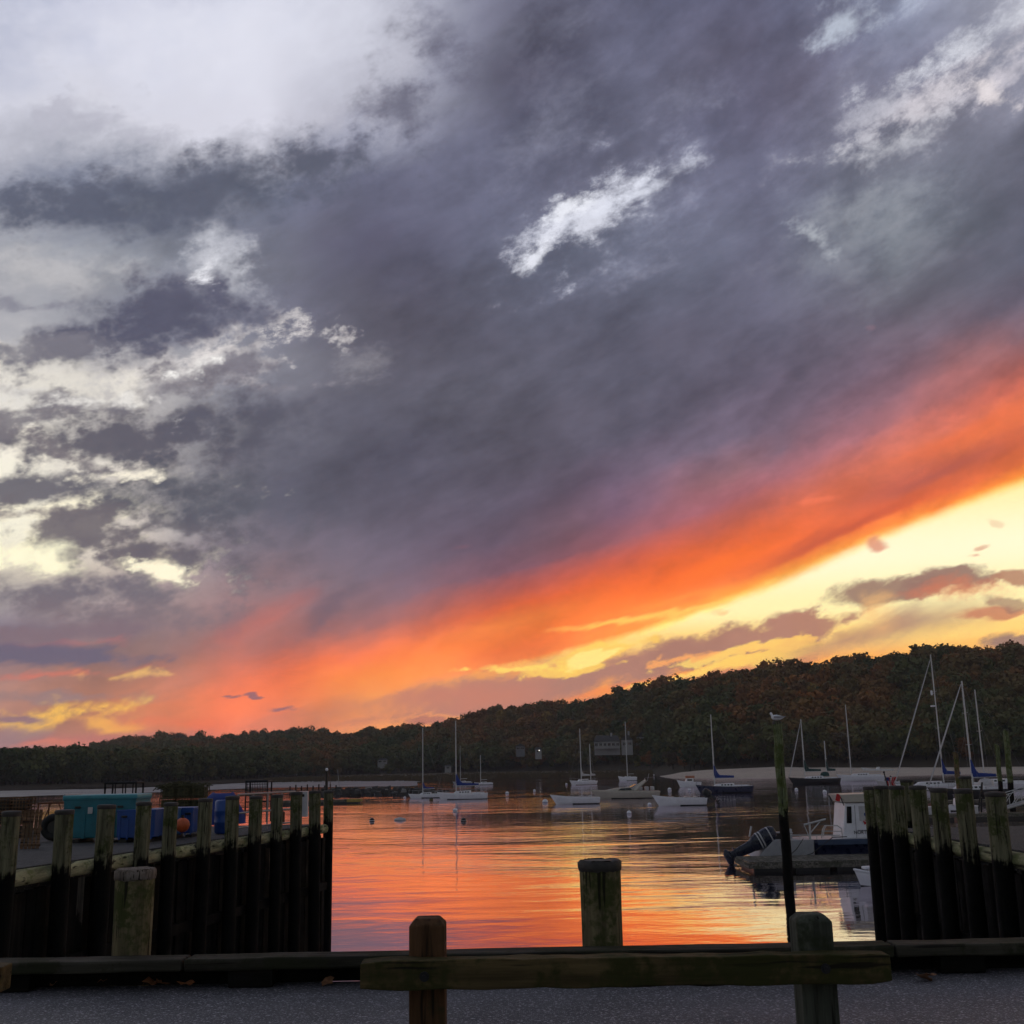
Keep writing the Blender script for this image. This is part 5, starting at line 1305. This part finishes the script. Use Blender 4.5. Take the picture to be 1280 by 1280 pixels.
# black frames
def frame(label, px0, px1, ytop, ybase, bars, m_='ironblack', depth=.6, mesh=False):
    a = onpier(px0, ybase); b_ = onpier(px1, ybase); y_ = (a.y + b_.y) / 2; a = aty(px0, ybase, y_); b_ = aty(px1, ybase, y_); h = aty(px0, ytop, y_).z; w = b_.x - a.x
    t0 = thing('metal_frame', label, 'metal frame', ((a.x + b_.x) / 2, y_, 0)); mb = MB(); r_ = .028
    for yy in (0, depth):
        for q in range(bars): mb.tube([(-w / 2 + w * q / (bars - 1), yy, 0), (-w / 2 + w * q / (bars - 1), yy, h)], r_ if q in (0, bars - 1) else r_ * .7, 6)
        mb.tube([(-w / 2 - .02, yy, h), (w / 2 + .02, yy, h)], r_ * 1.2, 6); mb.tube([(-w / 2, yy, h * .5), (w / 2, yy, h * .5)], r_ * .8, 6)
    for x in (-w / 2, w / 2): mb.tube([(x, 0, h), (x, depth, h)], r_, 6)
    mb.build('bars', m_, t0)
    if mesh:
        mb = MB()
        for q in range(14): mb.tube([(-w / 2 + w * q / 13, 0, h - .45), (-w / 2 + w * q / 13, 0, h)], .010, 4)
        for q in range(6): mb.tube([(-w / 2, 0, h - .45 + .09 * q), (w / 2, 0, h - .45 + .09 * q)], .010, 4)
        mb.build('mesh_panel', m_, t0)
frame('black open frame standing just behind the teal bin', 128, 167, 979, 1040, 4)
frame('black mesh-topped frame above the aluminium railing on the left pier', 306, 333, 977, 1028, 2, mesh=True)
# aluminium railing
a = onpier(296, 1041); b_ = onpier(368, 1033); L = (b_ - a).length
t0 = thing('railing', 'pale three-bar metal railing between pilings near the far end of the left pier', 'railing', (a.x, a.y, 0), atan2(b_.y - a.y, b_.x - a.x))
for q in range(5): MB().tube([(L * q / 4, 0, 0), (L * q / 4, 0, 1.0)], .022, 8).build('post', 'metal', t0)
for z_ in (.12, .5, .98): MB().tube([(0, 0, z_), (L, 0, z_)], .024, 8).build('rail', 'metal', t0)
# white box, red can, far lamp and little post row
p = onpier(379, 1021); h = aty(379, 989, p.y).z
t0 = thing('utility_box', 'small pale utility box with a dark vent near the end of the left pier', 'utility box', (p.x, p.y, 0)); MB().box((0, 0, h / 2), (.30, .25, h)).build('housing', 'white2', t0, bevel=.02); MB().box((0, -.13, h - .14), (.10, .02, .09)).build('vent', 'black', t0)
p = onpier(353, 1030); t0 = thing('fuel_can', 'dull red can on the pier behind the metal railing', 'can', (p.x, p.y - .3, 0)); MB().box((0, 0, .19), (.24, .16, .36)).build('body', 'rust', t0, bevel=.03); MB().tube([(-.08, 0, .37), (-.06, 0, .43), (.06, 0, .43), (.08, 0, .37)], .014, 6).build('handle', 'rust', t0)
p = aty(408, 989, 36.5); tp_ = aty(407.5, 964, 36.5)
t0 = thing('lamp_post', 'slim dark post with a small white lamp at the corner of the left pier', 'lamp post', (p.x, 36.5, WATER)); MB().tube([(0, 0, -1), (0, 0, tp_.z - WATER)], [.06, .045], 8).build('pole', 'black', t0); MB().ball((0, 0, tp_.z - WATER + .05), .05, 10).build('lamp', 'white', t0)

# ---- beyond the left pier: float with a yellow end, its rail, and the stone jetty
a = at(366, 1003); b_ = at(449, 1004); y_ = b_.y
fd2 = thing('floating_dock', 'pale low float with a yellow end beyond the left pier', 'floating dock', (a.x, y_, WATER)); L = b_.x - a.x
MB().box((L * .42, 1.2, .38), (L * .84, 2.4, .34)).build('deck', 'floatwood', fd2, bevel=.02); MB().box((L * .93, 1.2, .40), (L * .17, 2.4, .42)).build('end_block', 'yellow', fd2, bevel=.02); MB().box((L * .5, 1.2, .06), (L * .97, 2.2, .3)).build('float_tank', 'black', fd2)
a = at(300, 991); b_ = at(420, 990.5); y_ = b_.y
fd3 = thing('floating_dock', 'long thin pale dock between the left pier and the mud flat', 'floating dock', (a.x, y_, WATER)); L = b_.x - a.x
MB().box((L / 2, 1.2, .6), (L, 2.2, .22)).build('deck', 'floatwood', fd3)
for q in range(9): MB().tube([(L * (.60 + .05 * q), 0, -1), (L * (.60 + .05 * q), 0, 1.5 + .3 * (q % 2))], .14, 8).build('post', 'darkwood', fd3)
for k, (px, pt) in enumerate([(411, 959), (422, 962)]):
    q = at(px + 3, 991); tt = aty(px, pt, q.y); t0 = thing('pole', ['thin red and white topped pole leaning by the far posts', 'thin bare pole leaning by the far posts'][k], 'pole', (q.x, q.y, WATER)); MB().tube([(0, 0, 0), (tt.x - q.x, 0, tt.z - WATER)], .07, 6).build('shaft', ['rust', 'metal'][k], t0)
mb = MB(); rj = random.Random(4)
for q in range(340):
    px = rj.uniform(402, 560) if q > 60 else rj.uniform(470, 552); f_ = min(1, (560 - px) / 40)
    p = at(px, 993.5 + rj.uniform(-1.5, 2.2) - (px - 400) * .012); s = rj.uniform(.35, .85)
    zz = rj.uniform(-.1, 1.0) * f_
    vs = [];
    for (u, v) in ((-1, -1), (1, -1), (1, 1), (-1, 1)):
        vs.append((p.x + u * s * rj.uniform(.7, 1.1), p.y + v * s * rj.uniform(.7, 1.1), WATER + zz - s * .8))
    for (u, v) in ((-1, -1), (1, -1), (1, 1), (-1, 1)):
        vs.append((p.x + u * s * rj.uniform(.3, .9), p.y + v * s * rj.uniform(.3, .9), WATER + zz + s * rj.uniform(.2, .7)))
    mb.add(vs, [(4, 5, 6, 7), (0, 1, 5, 4), (1, 2, 6, 5), (2, 3, 7, 6), (3, 0, 4, 7)], 1 if rj.random() < .09 else 0)
kind(mb.build('jetty_rocks', ['rock', 'rockpale'], None), 'stuff')

# ================================================================== docks at the right
def dock(label, px0, px1, py, depth, m_='floatwood', z=.5, posts=()):
    a = at(px0, py, WATER + z); b_ = at(px1, py, WATER + z); y_ = (a.y + b_.y) / 2; x0, x1 = aty(px0, py, y_).x, aty(px1, py, y_).x
    t0 = thing('floating_dock', label, 'floating dock', (x0, y_, WATER)); L = x1 - x0
    MB().box((L / 2, depth / 2, z - .05), (L, depth, .10)).build('deck', m_, t0)
    MB().box((L / 2, -.02, z - .16), (L + .02, .05, .16)).build('fascia', 'floatwood', t0)
    mb = MB(); nq = max(2, int(L / 3))
    for q in range(nq): mb.box((L * (q + .5) / nq, depth / 2, -.0), (L / nq * .8, depth * .9, .5))
    mb.build('float_tank', 'black', t0)
    return t0, L
d1, L1 = dock('nearest long float seen between the right pilings, edged with pale boards', 1150, 1340, 1017, 2.2)
d2, L2 = dock('farther float under the black hulled sloop behind the right pilings', 1120, 1330, 1000, 2.0)
# gangway truss and its ladders at the right edge
y_ = d1.location.y + 1.2
t0 = thing('gangway', 'aluminium gangway with trussed side rails at the right edge', 'gangway', (aty(1248, 1015, y_).x, y_, WATER + .55)); L = 9.0
for sd in (0, 1.3):
    mb = MB(); mb.tube([(0, sd, .1), (L, sd, 2.4)], .04, 6); mb.tube([(0, sd, 1.15), (L, sd, 3.45)], .04, 6)
    for q in range(10):
        x = L * q / 9; z_ = 2.3 * q / 9; mb.tube([(x, sd, z_ + .1), (x, sd, z_ + 1.15)], .028, 5)
        if q < 9: mb.tube([(x, sd, z_ + .1), (x + L / 9, sd, z_ + .255 + 1.15)], .022, 5)
    mb.build('side_rail', 'alu', t0)
mb = MB(); mb.prism([(0, 0), (L, 2.3), (L, 2.38), (0, .08)], 0, 1.3); mb.build('walkway', 'metal', t0)
# dark trestle legs (an A-shaped hoist) between the pilings
y_ = d1.location.y + .8; a = aty(1222, 1016, y_); b_ = aty(1232, 1016, y_); c_ = aty(1229, 978, y_)
t0 = thing('trestle', 'dark leaning A-frame hoist on the nearest right-hand float', 'hoist', (a.x, y_, a.z)); dx = b_.x - a.x; cx_ = c_.x - a.x; hz = c_.z - a.z
MB().tube([(0, 0, 0), (cx_, .2, hz)], .07, 6).build('leg', 'ironblack', t0); MB().tube([(dx, .8, 0), (cx_, .25, hz * .98)], .07, 6).build('leg', 'ironblack', t0); MB().tube([(cx_ * .5, .1, hz * .5), (dx * .5 + cx_ * .5, .5, hz * .5)], .05, 6).build('crossbar', 'ironblack', t0)
skiff('pale skiff lying at the nearest right-hand float between two pilings', 1176, 1214, 1014, fbk=.14, group='small craft at the right-hand docks', name='skiff', console=True)
skiff('white skiff moored under the flag behind the right pilings', 1098, 1128, 1008, fbk=.16, group='small craft at the right-hand docks', hull='white2')
# stern rail, dock boxes
for k, (px, lb) in enumerate([(1165, 'pale dock box on the float left of the tall brown pile'), (1212, 'white dock box with a lid on the float right of the tall brown pile')]):
    q = aty(px, 1008, d1.location.y + .6); t0 = thing('dock_box', lb, 'dock box', (q.x, q.y, WATER + .5)); MB().box((0, 0, .28), (1.1, .6, .56)).build('body', 'white2', t0, bevel=.03); MB().box((0, 0, .60), (1.16, .66, .07)).build('lid', 'white', t0, bevel=.02)
# small lantern on the right pier
# herring gull on the tall pile
g = gulltop; s = 1.0
t0 = thing('gull', 'pale gull resting on top of the tall green mooring pile', 'bird', (g.x, g.y, g.z + .02), -.3)
mb = MB()
mb.tube([(-.20, 0, .13), (-.17, 0, .14), (-.10, 0, .155), (0, 0, .15), (.12, 0, .14), (.22, 0, .15), (.34, 0, .17)], [.035, .075, .105, .12, .10, .06, .012], 14)
mb.tube([(-.14, 0, .16), (-.18, 0, .24), (-.205, 0, .30)], [.08, .055, .045], 12); mb.ball((-.215, 0, .315), .058, 14)
mb.build('body', 'white', t0)
MB().tube([(-.26, 0, .312), (-.31, 0, .305), (-.335, 0, .29)], [.02, .014, .004], 8).build('beak', 'yellow', t0)
for sd in (-1, 1):
    mb = MB(); mb.tube([(-.10, sd * .08, .17), (.05, sd * .105, .175), (.20, sd * .07, .175), (.40, sd * .02, .18)], [.05, .07, .045, .006], 10); mb.v = [(x, y_, .175 + (z_ - .175) * .8) for x, y_, z_ in mb.v]; mb.build('wing', 'grey', t0)
    MB().tube([(0.0, sd * .035, .06), (0.0, sd * .035, -.01), (-.04, sd * .04, -.015)], .008, 5).build('leg', 'orange', t0)
    MB().ball((-.235, sd * .045, .325), .009, 8).build('eye', 'black', t0)

# ================================================================== houses in the woods
def house_at(px, py, dist): 
    r = ray(px, py); k = dist / sqrt(r.x ** 2 + r.y ** 2); return Vector((r.x * k, r.y * k, CAMZ + r.z * k))
def house(label, px0, px1, ybase, yeave, yridge, dist, wall='siding', wins=5, wing=None, lit=None, gable=False, deep=.7, name='house', porch=False, chimney=True, group='houses among the trees'):
    a = house_at(px0, ybase, dist); b_ = house_at(px1, ybase, dist); w = (b_ - a).length; c_ = (a + b_) / 2; az = atan2(c_.x, c_.y)
    t0 = thing(name, label, 'house', tuple(c_), -az, group)
    he = house_at(px0, yeave, dist).z - a.z; hr = house_at(px0, yridge, dist).z - a.z; d_ = w * deep if w < 14 else 9
    MB().box((0, d_ / 2, he / 2 - 1.5), (w, d_, he + 3)).build('wall', wall, t0)
    mb = MB()
    if gable:
        mb.prism([(-w / 2 - .4, he), (w / 2 + .4, he), (0, hr)], -.4, d_ + .4)
    else:
        mb.add([(-w / 2 - .4, -.4, he), (w / 2 + .4, -.4, he), (w / 2 + .4, d_ + .4, he), (-w / 2 - .4, d_ + .4, he), (-w / 2 + w * .08, d_ / 2, hr), (w / 2 - w * .08, d_ / 2, hr)], [(0, 1, 5, 4), (2, 3, 4, 5), (1, 2, 5), (3, 0, 4), (3, 2, 1, 0)])
    rf = mb.build('roof', 'roof', t0)
    if chimney: MB().box((w * .18, d_ * .45, hr + .2), (1.0, 1.0, 2.0)).build('chimney', 'siding', rf)
    for q in range(wins):
        x = -w / 2 + w * (q + .5) / wins; ww = min(1.5, w / wins * .6); wh = min(1.5, he * .45)
        f_ = MB().box((x, -.03, he * .58), (ww, .08, wh)).build('window', 'win', t0)
        mb = MB(); mb.box((x, -.09, he * .58 - wh / 2), (ww + .3, .08, .14)); mb.box((x, -.09, he * .58 + wh / 2), (ww + .3, .08, .14)); mb.box((x, -.09, he * .58), (.09, .06, wh - .16)); mb.build('frame', 'siding', f_)
    if porch:
        MB().box((0, -1.6, .25), (w * .9, 3.1, .3)).build('deck', 'siding', t0)
        mb = MB()
        for q in range(9): mb.box((-w * .45 + w * .9 * q / 8, -3.0, .9), (.14, .14, 1.1))
        mb.box((0, -3.0, 1.45), (w * .9, .10, .10)); mb.build('railing', 'siding', t0)
    if lit:
        for (px, py) in lit:
            q = house_at(px, py, dist - 3.6); l_ = (Matrix.Rotation(az, 3, 'Z') @ (q - c_))
            MB().ball(l_, .26, 10).build('lamp', 'lit', t0)
    return t0, w, he, hr, d_
W_ = 560
house('long white mansion with a porch, left part of the biggest house on the wooded hill', 743, 775, 936, 927, 919, 570, wins=6, porch=True)
house('taller white wing with a chimney at the right end of the mansion', 777, 791, 936, 925, 917, 568, wins=2, gable=True)
house('white gabled house on the slope just right of the mansion', 795, 812, 928, 921, 914, 600, wins=3, gable=True)
house('small white outbuilding right of the mansion among dark trees', 832, 842, 938, 933, 930, 575, wins=1, chimney=False)
house('dark grey gabled house with a lit lamp behind the dark blue sloop', 906, 935, 942, 932, 923, 485, wall='siding2', wins=4, lit=[(932.5, 933)], gable=True)
rh = house('white round-topped house with a bright lamp behind the tall green mooring pile', 976, 1000, 925, 919, 916, 500, wins=2, lit=[(990, 915.5)], chimney=False)
# its round window
t0 = rh[0]; q = house_at(993, 914.5, 499); l_ = (Matrix.Rotation(atan2(t0.location.x, t0.location.y), 3, 'Z') @ (q - t0.location))
mb = MB(); mb.tube([(l_.x + 1.7 * cos(a * pi / 10), -.5, l_.z + 1.7 * sin(a * pi / 10)) for a in range(21)], .16, 6, cap=False); mb.tube([(l_.x, -.5, l_.z - 1.7), (l_.x, -.5, l_.z + 1.7)], .09, 5); mb.tube([(l_.x - 1.7, -.5, l_.z), (l_.x + 1.7, -.5, l_.z)], .09, 5); mb.build('round_window', 'siding', t0)
house('pale roofed house low in the trees left of centre behind the mud flat', 350, 364, 964, 957, 954, 620, wall='siding2', wins=3, gable=False)
house('second pale gabled house beside it behind the mud flat', 363, 372, 963, 957, 953, 625, wall='siding', wins=2, gable=True, chimney=False)
house('small pale house half hidden in the trees above the stone jetty', 472, 484, 954, 950, 948, 660, wins=2, chimney=False)
house('pale house on the slope above the two white sloops', 484, 500, 947, 943, 941, 690, wins=3, wall='siding2', chimney=False)
house('faint grey house left of the lamp-lit shore below the brown trees', 645, 656, 939, 933, 929, 640, wins=2, wall='siding2', gable=True, chimney=False)
house('small white cottage with a bright lamp left of the white ketch', 669, 677, 942, 937, 934, 620, wins=1, lit=[(674, 938)], chimney=False)
house('little shed with a pale wall at the marsh edge behind the small bare-masted sloop', 556, 564, 962, 958, 956, 650, wins=1, chimney=False, name='shed')
house('low pale hut in the brown marsh grass left of the far posts', 394, 402, 974, 971.5, 970.5, 560, wins=1, chimney=False, name='hut', wall='siding')

# ================================================================== woods
import numpy as np
def crown_points(rng, kind_, nlobe, nleaf):
    """leaf clumps through the volume of a crown one unit high and about one wide"""
    pts = []; nrm = []
    lobes = []
    for i in range(nlobe):
        a = rng.uniform(0, 2 * math.pi); 
        if kind_ == 'tall': z = rng.uniform(.25, .9); r = .20 * (1.15 - z) ** .5
        elif kind_ == 'flat': z = rng.uniform(.45, .85); r = rng.uniform(.05, .42)
        else: z = rng.uniform(.28, .80); r = rng.uniform(0, .33) * (1.2 - abs(z - .5))
        lobes.append((r * math.cos(a), r * math.sin(a), z, rng.uniform(.13, .24)))
    lobes.append((0, 0, .72, .22))
    n = nleaf
    for i in range(n):
        l = lobes[rng.integers(len(lobes))]
        d = rng.normal(size=3); d /= np.linalg.norm(d); rr = l[3] * rng.uniform(.55, 1.08)
        p = np.array([l[0], l[1], l[2]]) + d * rr * np.array([1.15, 1.15, .85])
        pts.append(p); nrm.append(d)
    return np.array(pts), np.array(nrm)
def quads(pts, nrm, size, rng):
    n = len(pts)
    t = rng.normal(size=(n, 3)); nn = nrm + rng.normal(size=(n, 3)) * .38; nn /= np.linalg.norm(nn, axis=1)[:, None]
    u = np.cross(nn, t); u /= np.linalg.norm(u, axis=1)[:, None]; w = np.cross(nn, u)
    s = size * rng.uniform(.6, 1.3, size=(n, 1)); a = s * rng.uniform(.7, 1.2, size=(n, 1))
    v = np.stack([pts - u * s - w * a * .4, pts + u * s * .3 - w * a, pts + u * s + w * a * .5, pts - u * s * .2 + w * a], axis=1)
    return v.reshape(-1, 3)
rng = np.random.default_rng(11)
def np_mesh(name, verts, mats, attr=None):
    n = len(verts); nf = n // 4
    me = bpy.data.meshes.new(name); me.vertices.add(n); me.vertices.foreach_set('co', verts.astype('f4').ravel())
    me.loops.add(n); me.loops.foreach_set('vertex_index', np.arange(n, dtype='i4'))
    me.polygons.add(nf); me.polygons.foreach_set('loop_start', np.arange(0, n, 4, dtype='i4'))
    try: me.polygons.foreach_set('loop_total', np.full(nf, 4, dtype='i4'))
    except Exception: pass
    for x in mats: me.materials.append(x)
    if attr is not None:
        a = me.attributes.new('tree', 'FLOAT', 'POINT'); a.data.foreach_set('value', attr.astype('f4'))
    me.update(calc_edges=True); return me
protos = []
for k, kd in enumerate(['round', 'flat', 'round', 'tall', 'flat', 'round', 'round', 'tall']):
    p_, n_ = crown_points(rng, kd, 9 + k % 4, 1500)
    cme = np_mesh('crown', quads(p_, n_, .030, rng), [M['leaf']])
    mb = MB(); rt = random.Random(k)
    mb.tube([(0, 0, -.12), (.01, 0, .15), (.015, .01, .45), (0, 0, .75)], [.028, .022, .016, .006], 7)
    for q in range(6):
        a = rt.uniform(0, 6.28); z0 = rt.uniform(.2, .5); mb.tube([(0.01, 0, z0), (.14 * cos(a), .14 * sin(a), z0 + .16), (.26 * cos(a), .26 * sin(a), z0 + .28)], [.012, .008, .003], 5)
    tm = bpy.data.meshes.new('trunk'); tm.from_pydata(mb.v, [], mb.f); tm.materials.append(M['bark']); tm.update()
    protos.append((cme, tm))
low = []
for k, kd in enumerate(['round', 'flat', 'round', 'tall', 'round', 'flat']):
    p_, n_ = crown_points(rng, kd, 8, 520); low.append(quads(p_, n_, .046, rng))
def ground_at(az, d): return Vector((d * sin(R(az)), d * cos(R(az)), hill_z(az, d)))
COLS = {'dark green': (0.040, 0.053, 0.025), 'olive': (0.088, 0.085, 0.031), 'rust brown': (0.195, 0.085, 0.031), 'orange': (0.300, 0.133, 0.035), 'bare grey-brown': (0.099, 0.073, 0.048), 'yellow-green': (0.166, 0.151, 0.044)}
def tree(label, px, dist, h, colname, k, wide=1.0, group='', zadd=0.):
    az = azel(px, 950)[0]; g_ = ground_at(az, dist)
    t0 = thing('tree', label, 'tree', (g_.x, g_.y, g_.z + zadd - .3), random.uniform(0, 6.28), group); t0.scale = (h * wide, h * wide, h)
    c_ = bpy.data.objects.new('crown', protos[k][0]); COL.objects.link(c_); c_.parent = t0
    cc = COLS[colname]; j = random.uniform(.75, 1.3); c_.color = (cc[0] * j, cc[1] * j, cc[2] * j, 1)
    u = bpy.data.objects.new('trunk', protos[k][1]); COL.objects.link(u); u.parent = t0
# individual trees use their own colour
lm = M['leaf']; t = NT(lm.node_tree); oi = [x for x in t.n if x.bl_idname == 'ShaderNodeObjectInfo'][0]; mx = [x for x in t.n if x.bl_idname == 'ShaderNodeMix'][0]
t.l.new(oi.outputs['Color'], mx.inputs[6])
random.seed(21)
n_ind = 0
HOUSES = [(o.location.x, o.location.y) for o in COL.objects if o.get('category') == 'house']
def blocked(px, dist, h):
    az = azel(px, 950)[0]
    for (hx, hy) in HOUSES:
        ha = math.degrees(atan2(hx, hy)); hd = sqrt(hx * hx + hy * hy)
        if abs(ha - az) < 1.0 and dist < hd + 12 and dist > hd - 20: return True
    return False
def zone(px0, px1, n_, doff, hr, cols, lab, group, wide=(.9, 1.25)):
    global n_ind
    for i in range(n_):
        px = px0 + (px1 - px0) * (i + random.uniform(.1, .9)) / n_
        d = hgt(px, SHORE) + random.uniform(*doff); h = random.uniform(*hr)
        if blocked(px, d, h):
            h *= .5
        c_ = random.choice(cols)
        tree(lab.replace('#', c_), px, d, h, c_, random.randrange(8), random.uniform(*wide), group); n_ind += 1
zone(-30, 335, 74, (2, 22), (10, 14), ['dark green', 'dark green', 'olive'], '# tree in the dense belt on the low shore at the left', 'trees of the left shore belt')
zone(335, 560, 40, (6, 26), (6, 10), ['dark green', 'olive', 'bare grey-brown'], '# tree behind the marsh between the mud flat and the jetty', 'trees behind the marsh')
zone(560, 820, 46, (5, 24), (7, 11), ['dark green', 'olive', 'rust brown', 'yellow-green'], '# tree at the foot of the hill along the middle shore', 'trees along the middle shore')
zone(820, 1300, 74, (3, 22), (8, 13), ['dark green', 'dark green', 'bare grey-brown', 'olive', 'rust brown'], '# tree directly behind the sand beach', 'trees behind the beach')
for i in range(44):
    px = 700 + 590 * (i + random.random()) / 44; c_ = random.choice(['olive', 'rust brown', 'dark green'])
    tree(f'{c_} tree standing on the skyline of the right hill', px, hgt(px, RDIST) + random.uniform(-12, 4), random.uniform(9, 13.5), c_, random.randrange(8), random.uniform(.7, 1.0), 'skyline trees of the right hill')
for (px, h) in [(70, 15), (100, 12), (120, 10), (147, 14), (163, 14), (178, 15), (212, 15), (225, 15), (240, 13), (292, 13), (318, 15), (360, 13), (402, 14), (412, 12), (480, 14), (525, 12)]:
    tree('dark tree standing up on the skyline of the far left hill', px, hgt(px, RDIST) - 4, h, 'bare grey-brown', random.randrange(8), random.uniform(.8, 1.2), 'skyline trees of the far left hill')
# everything else on the slopes reads as one wood
V = []; A = []
cnt = 0
for az in np.arange(-33, 33, .5):
    px = px_of_az(az); s0 = hgt(px, SHORE); s1 = hgt(px, RDIST)
    d = s0 + 8
    while d < s1 + 40:
        step = 8.5 + (d - s0) * .012
        arc = d * R(.5); nn = max(1, int(round(arc / 8.0)))
        for q in range(nn):
            a2 = az + .5 * (q + rng.uniform(0, 1)) / nn; dd = d + rng.uniform(-3, 3)
            px2 = px_of_az(a2)
            h = rng.uniform(10, 17) * (1.0 if rng.random() > .1 else 1.15)
            bl = blocked(px2, dd, h)
            if bl and rng.random() < .8: h *= .55
            g_ = ground_at(a2, dd)
            B_ = low[rng.integers(len(low))]; th = rng.uniform(0, 6.28); cth, sth = math.cos(th), math.sin(th)
            wdt = h * rng.uniform(.85, 1.2)
            R2 = np.array([[cth, -sth, 0], [sth, cth, 0], [0, 0, 1]])
            v = (B_ @ R2.T) * np.array([wdt, wdt, h]) + np.array([g_.x, g_.y, g_.z - .8])
            # patches of colour drift over the hill
            base_ = .5 + .28 * math.sin(a2 * .55 + dd * .011) + .22 * math.sin(a2 * 1.9 - dd * .03 + 2)
            lowk = max(0, min(1, (dd - s0) / 70)); lft = 1 if px2 > 380 else .45
            val = min(1, max(0, base_ * .78 * lft * (.35 + .65 * lowk) + rng.uniform(-.16, .30) * (.5 + .5 * lowk)))
            V.append(v); A.append(np.full(len(v), val)); cnt += 1
        d += step
V = np.concatenate(V); A = np.concatenate(A)
me = np_mesh('woodland', V, [M['leafmass']], A)
o = bpy.data.objects.new('woodland', me); COL.objects.link(o); kind(o, 'stuff')
print('mass trees', cnt, 'quads', len(V) // 4, 'individual', n_ind)
# shrubs and reeds on the marsh and the beach top
V = []
for q in range(5200):
    px = rng.uniform(330, 815); k = rng.uniform(0, 1); yf = hgt(px, [(310,977),(420,975),(560,974),(640,970.5),(790,969.5)]); yb = hgt(px, [(310,971),(420,967.5),(560,966),(700,965),(790,964.5)])
    p = at(px, yf + (yb - yf) * k, WATER + .8); s = rng.uniform(.3, .8)
    V.append(np.array([[p.x - s, p.y, p.z - .5], [p.x + s, p.y + rng.uniform(-.3, .3), p.z - .5], [p.x + s * rng.uniform(.2, .8), p.y, p.z + rng.uniform(.3, 1.1)], [p.x - s * rng.uniform(.2, .8), p.y + .2, p.z + rng.uniform(.3, 1.0)]]))
me = np_mesh('marsh_grass', np.concatenate(V), [M['marsh']]); o = bpy.data.objects.new('marsh_grass', me); COL.objects.link(o); kind(o, 'stuff')

# ================================================================== the evening air
mb = MB(); mb.box((0, 700, 57), (2600, 1760, 128)); mb.f = [f for f in mb.f]
hz = mb.build('haze', 'black', None); kind(hz, 'stuff')
m = bpy.data.materials.new('evening_haze'); m.use_nodes = True; m.node_tree.nodes.clear()
t = NT(m.node_tree); pv = t.new('VolumePrincipled'); mo = t.new('OutputMaterial'); t.put(mo.inputs['Volume'], pv.outputs[0])
pv.inputs['Color'].default_value = (.86, .86, .92, 1); pv.inputs['Density'].default_value = .00013; pv.inputs['Anisotropy'].default_value = .25
hz.data.materials.clear(); hz.data.materials.append(m)
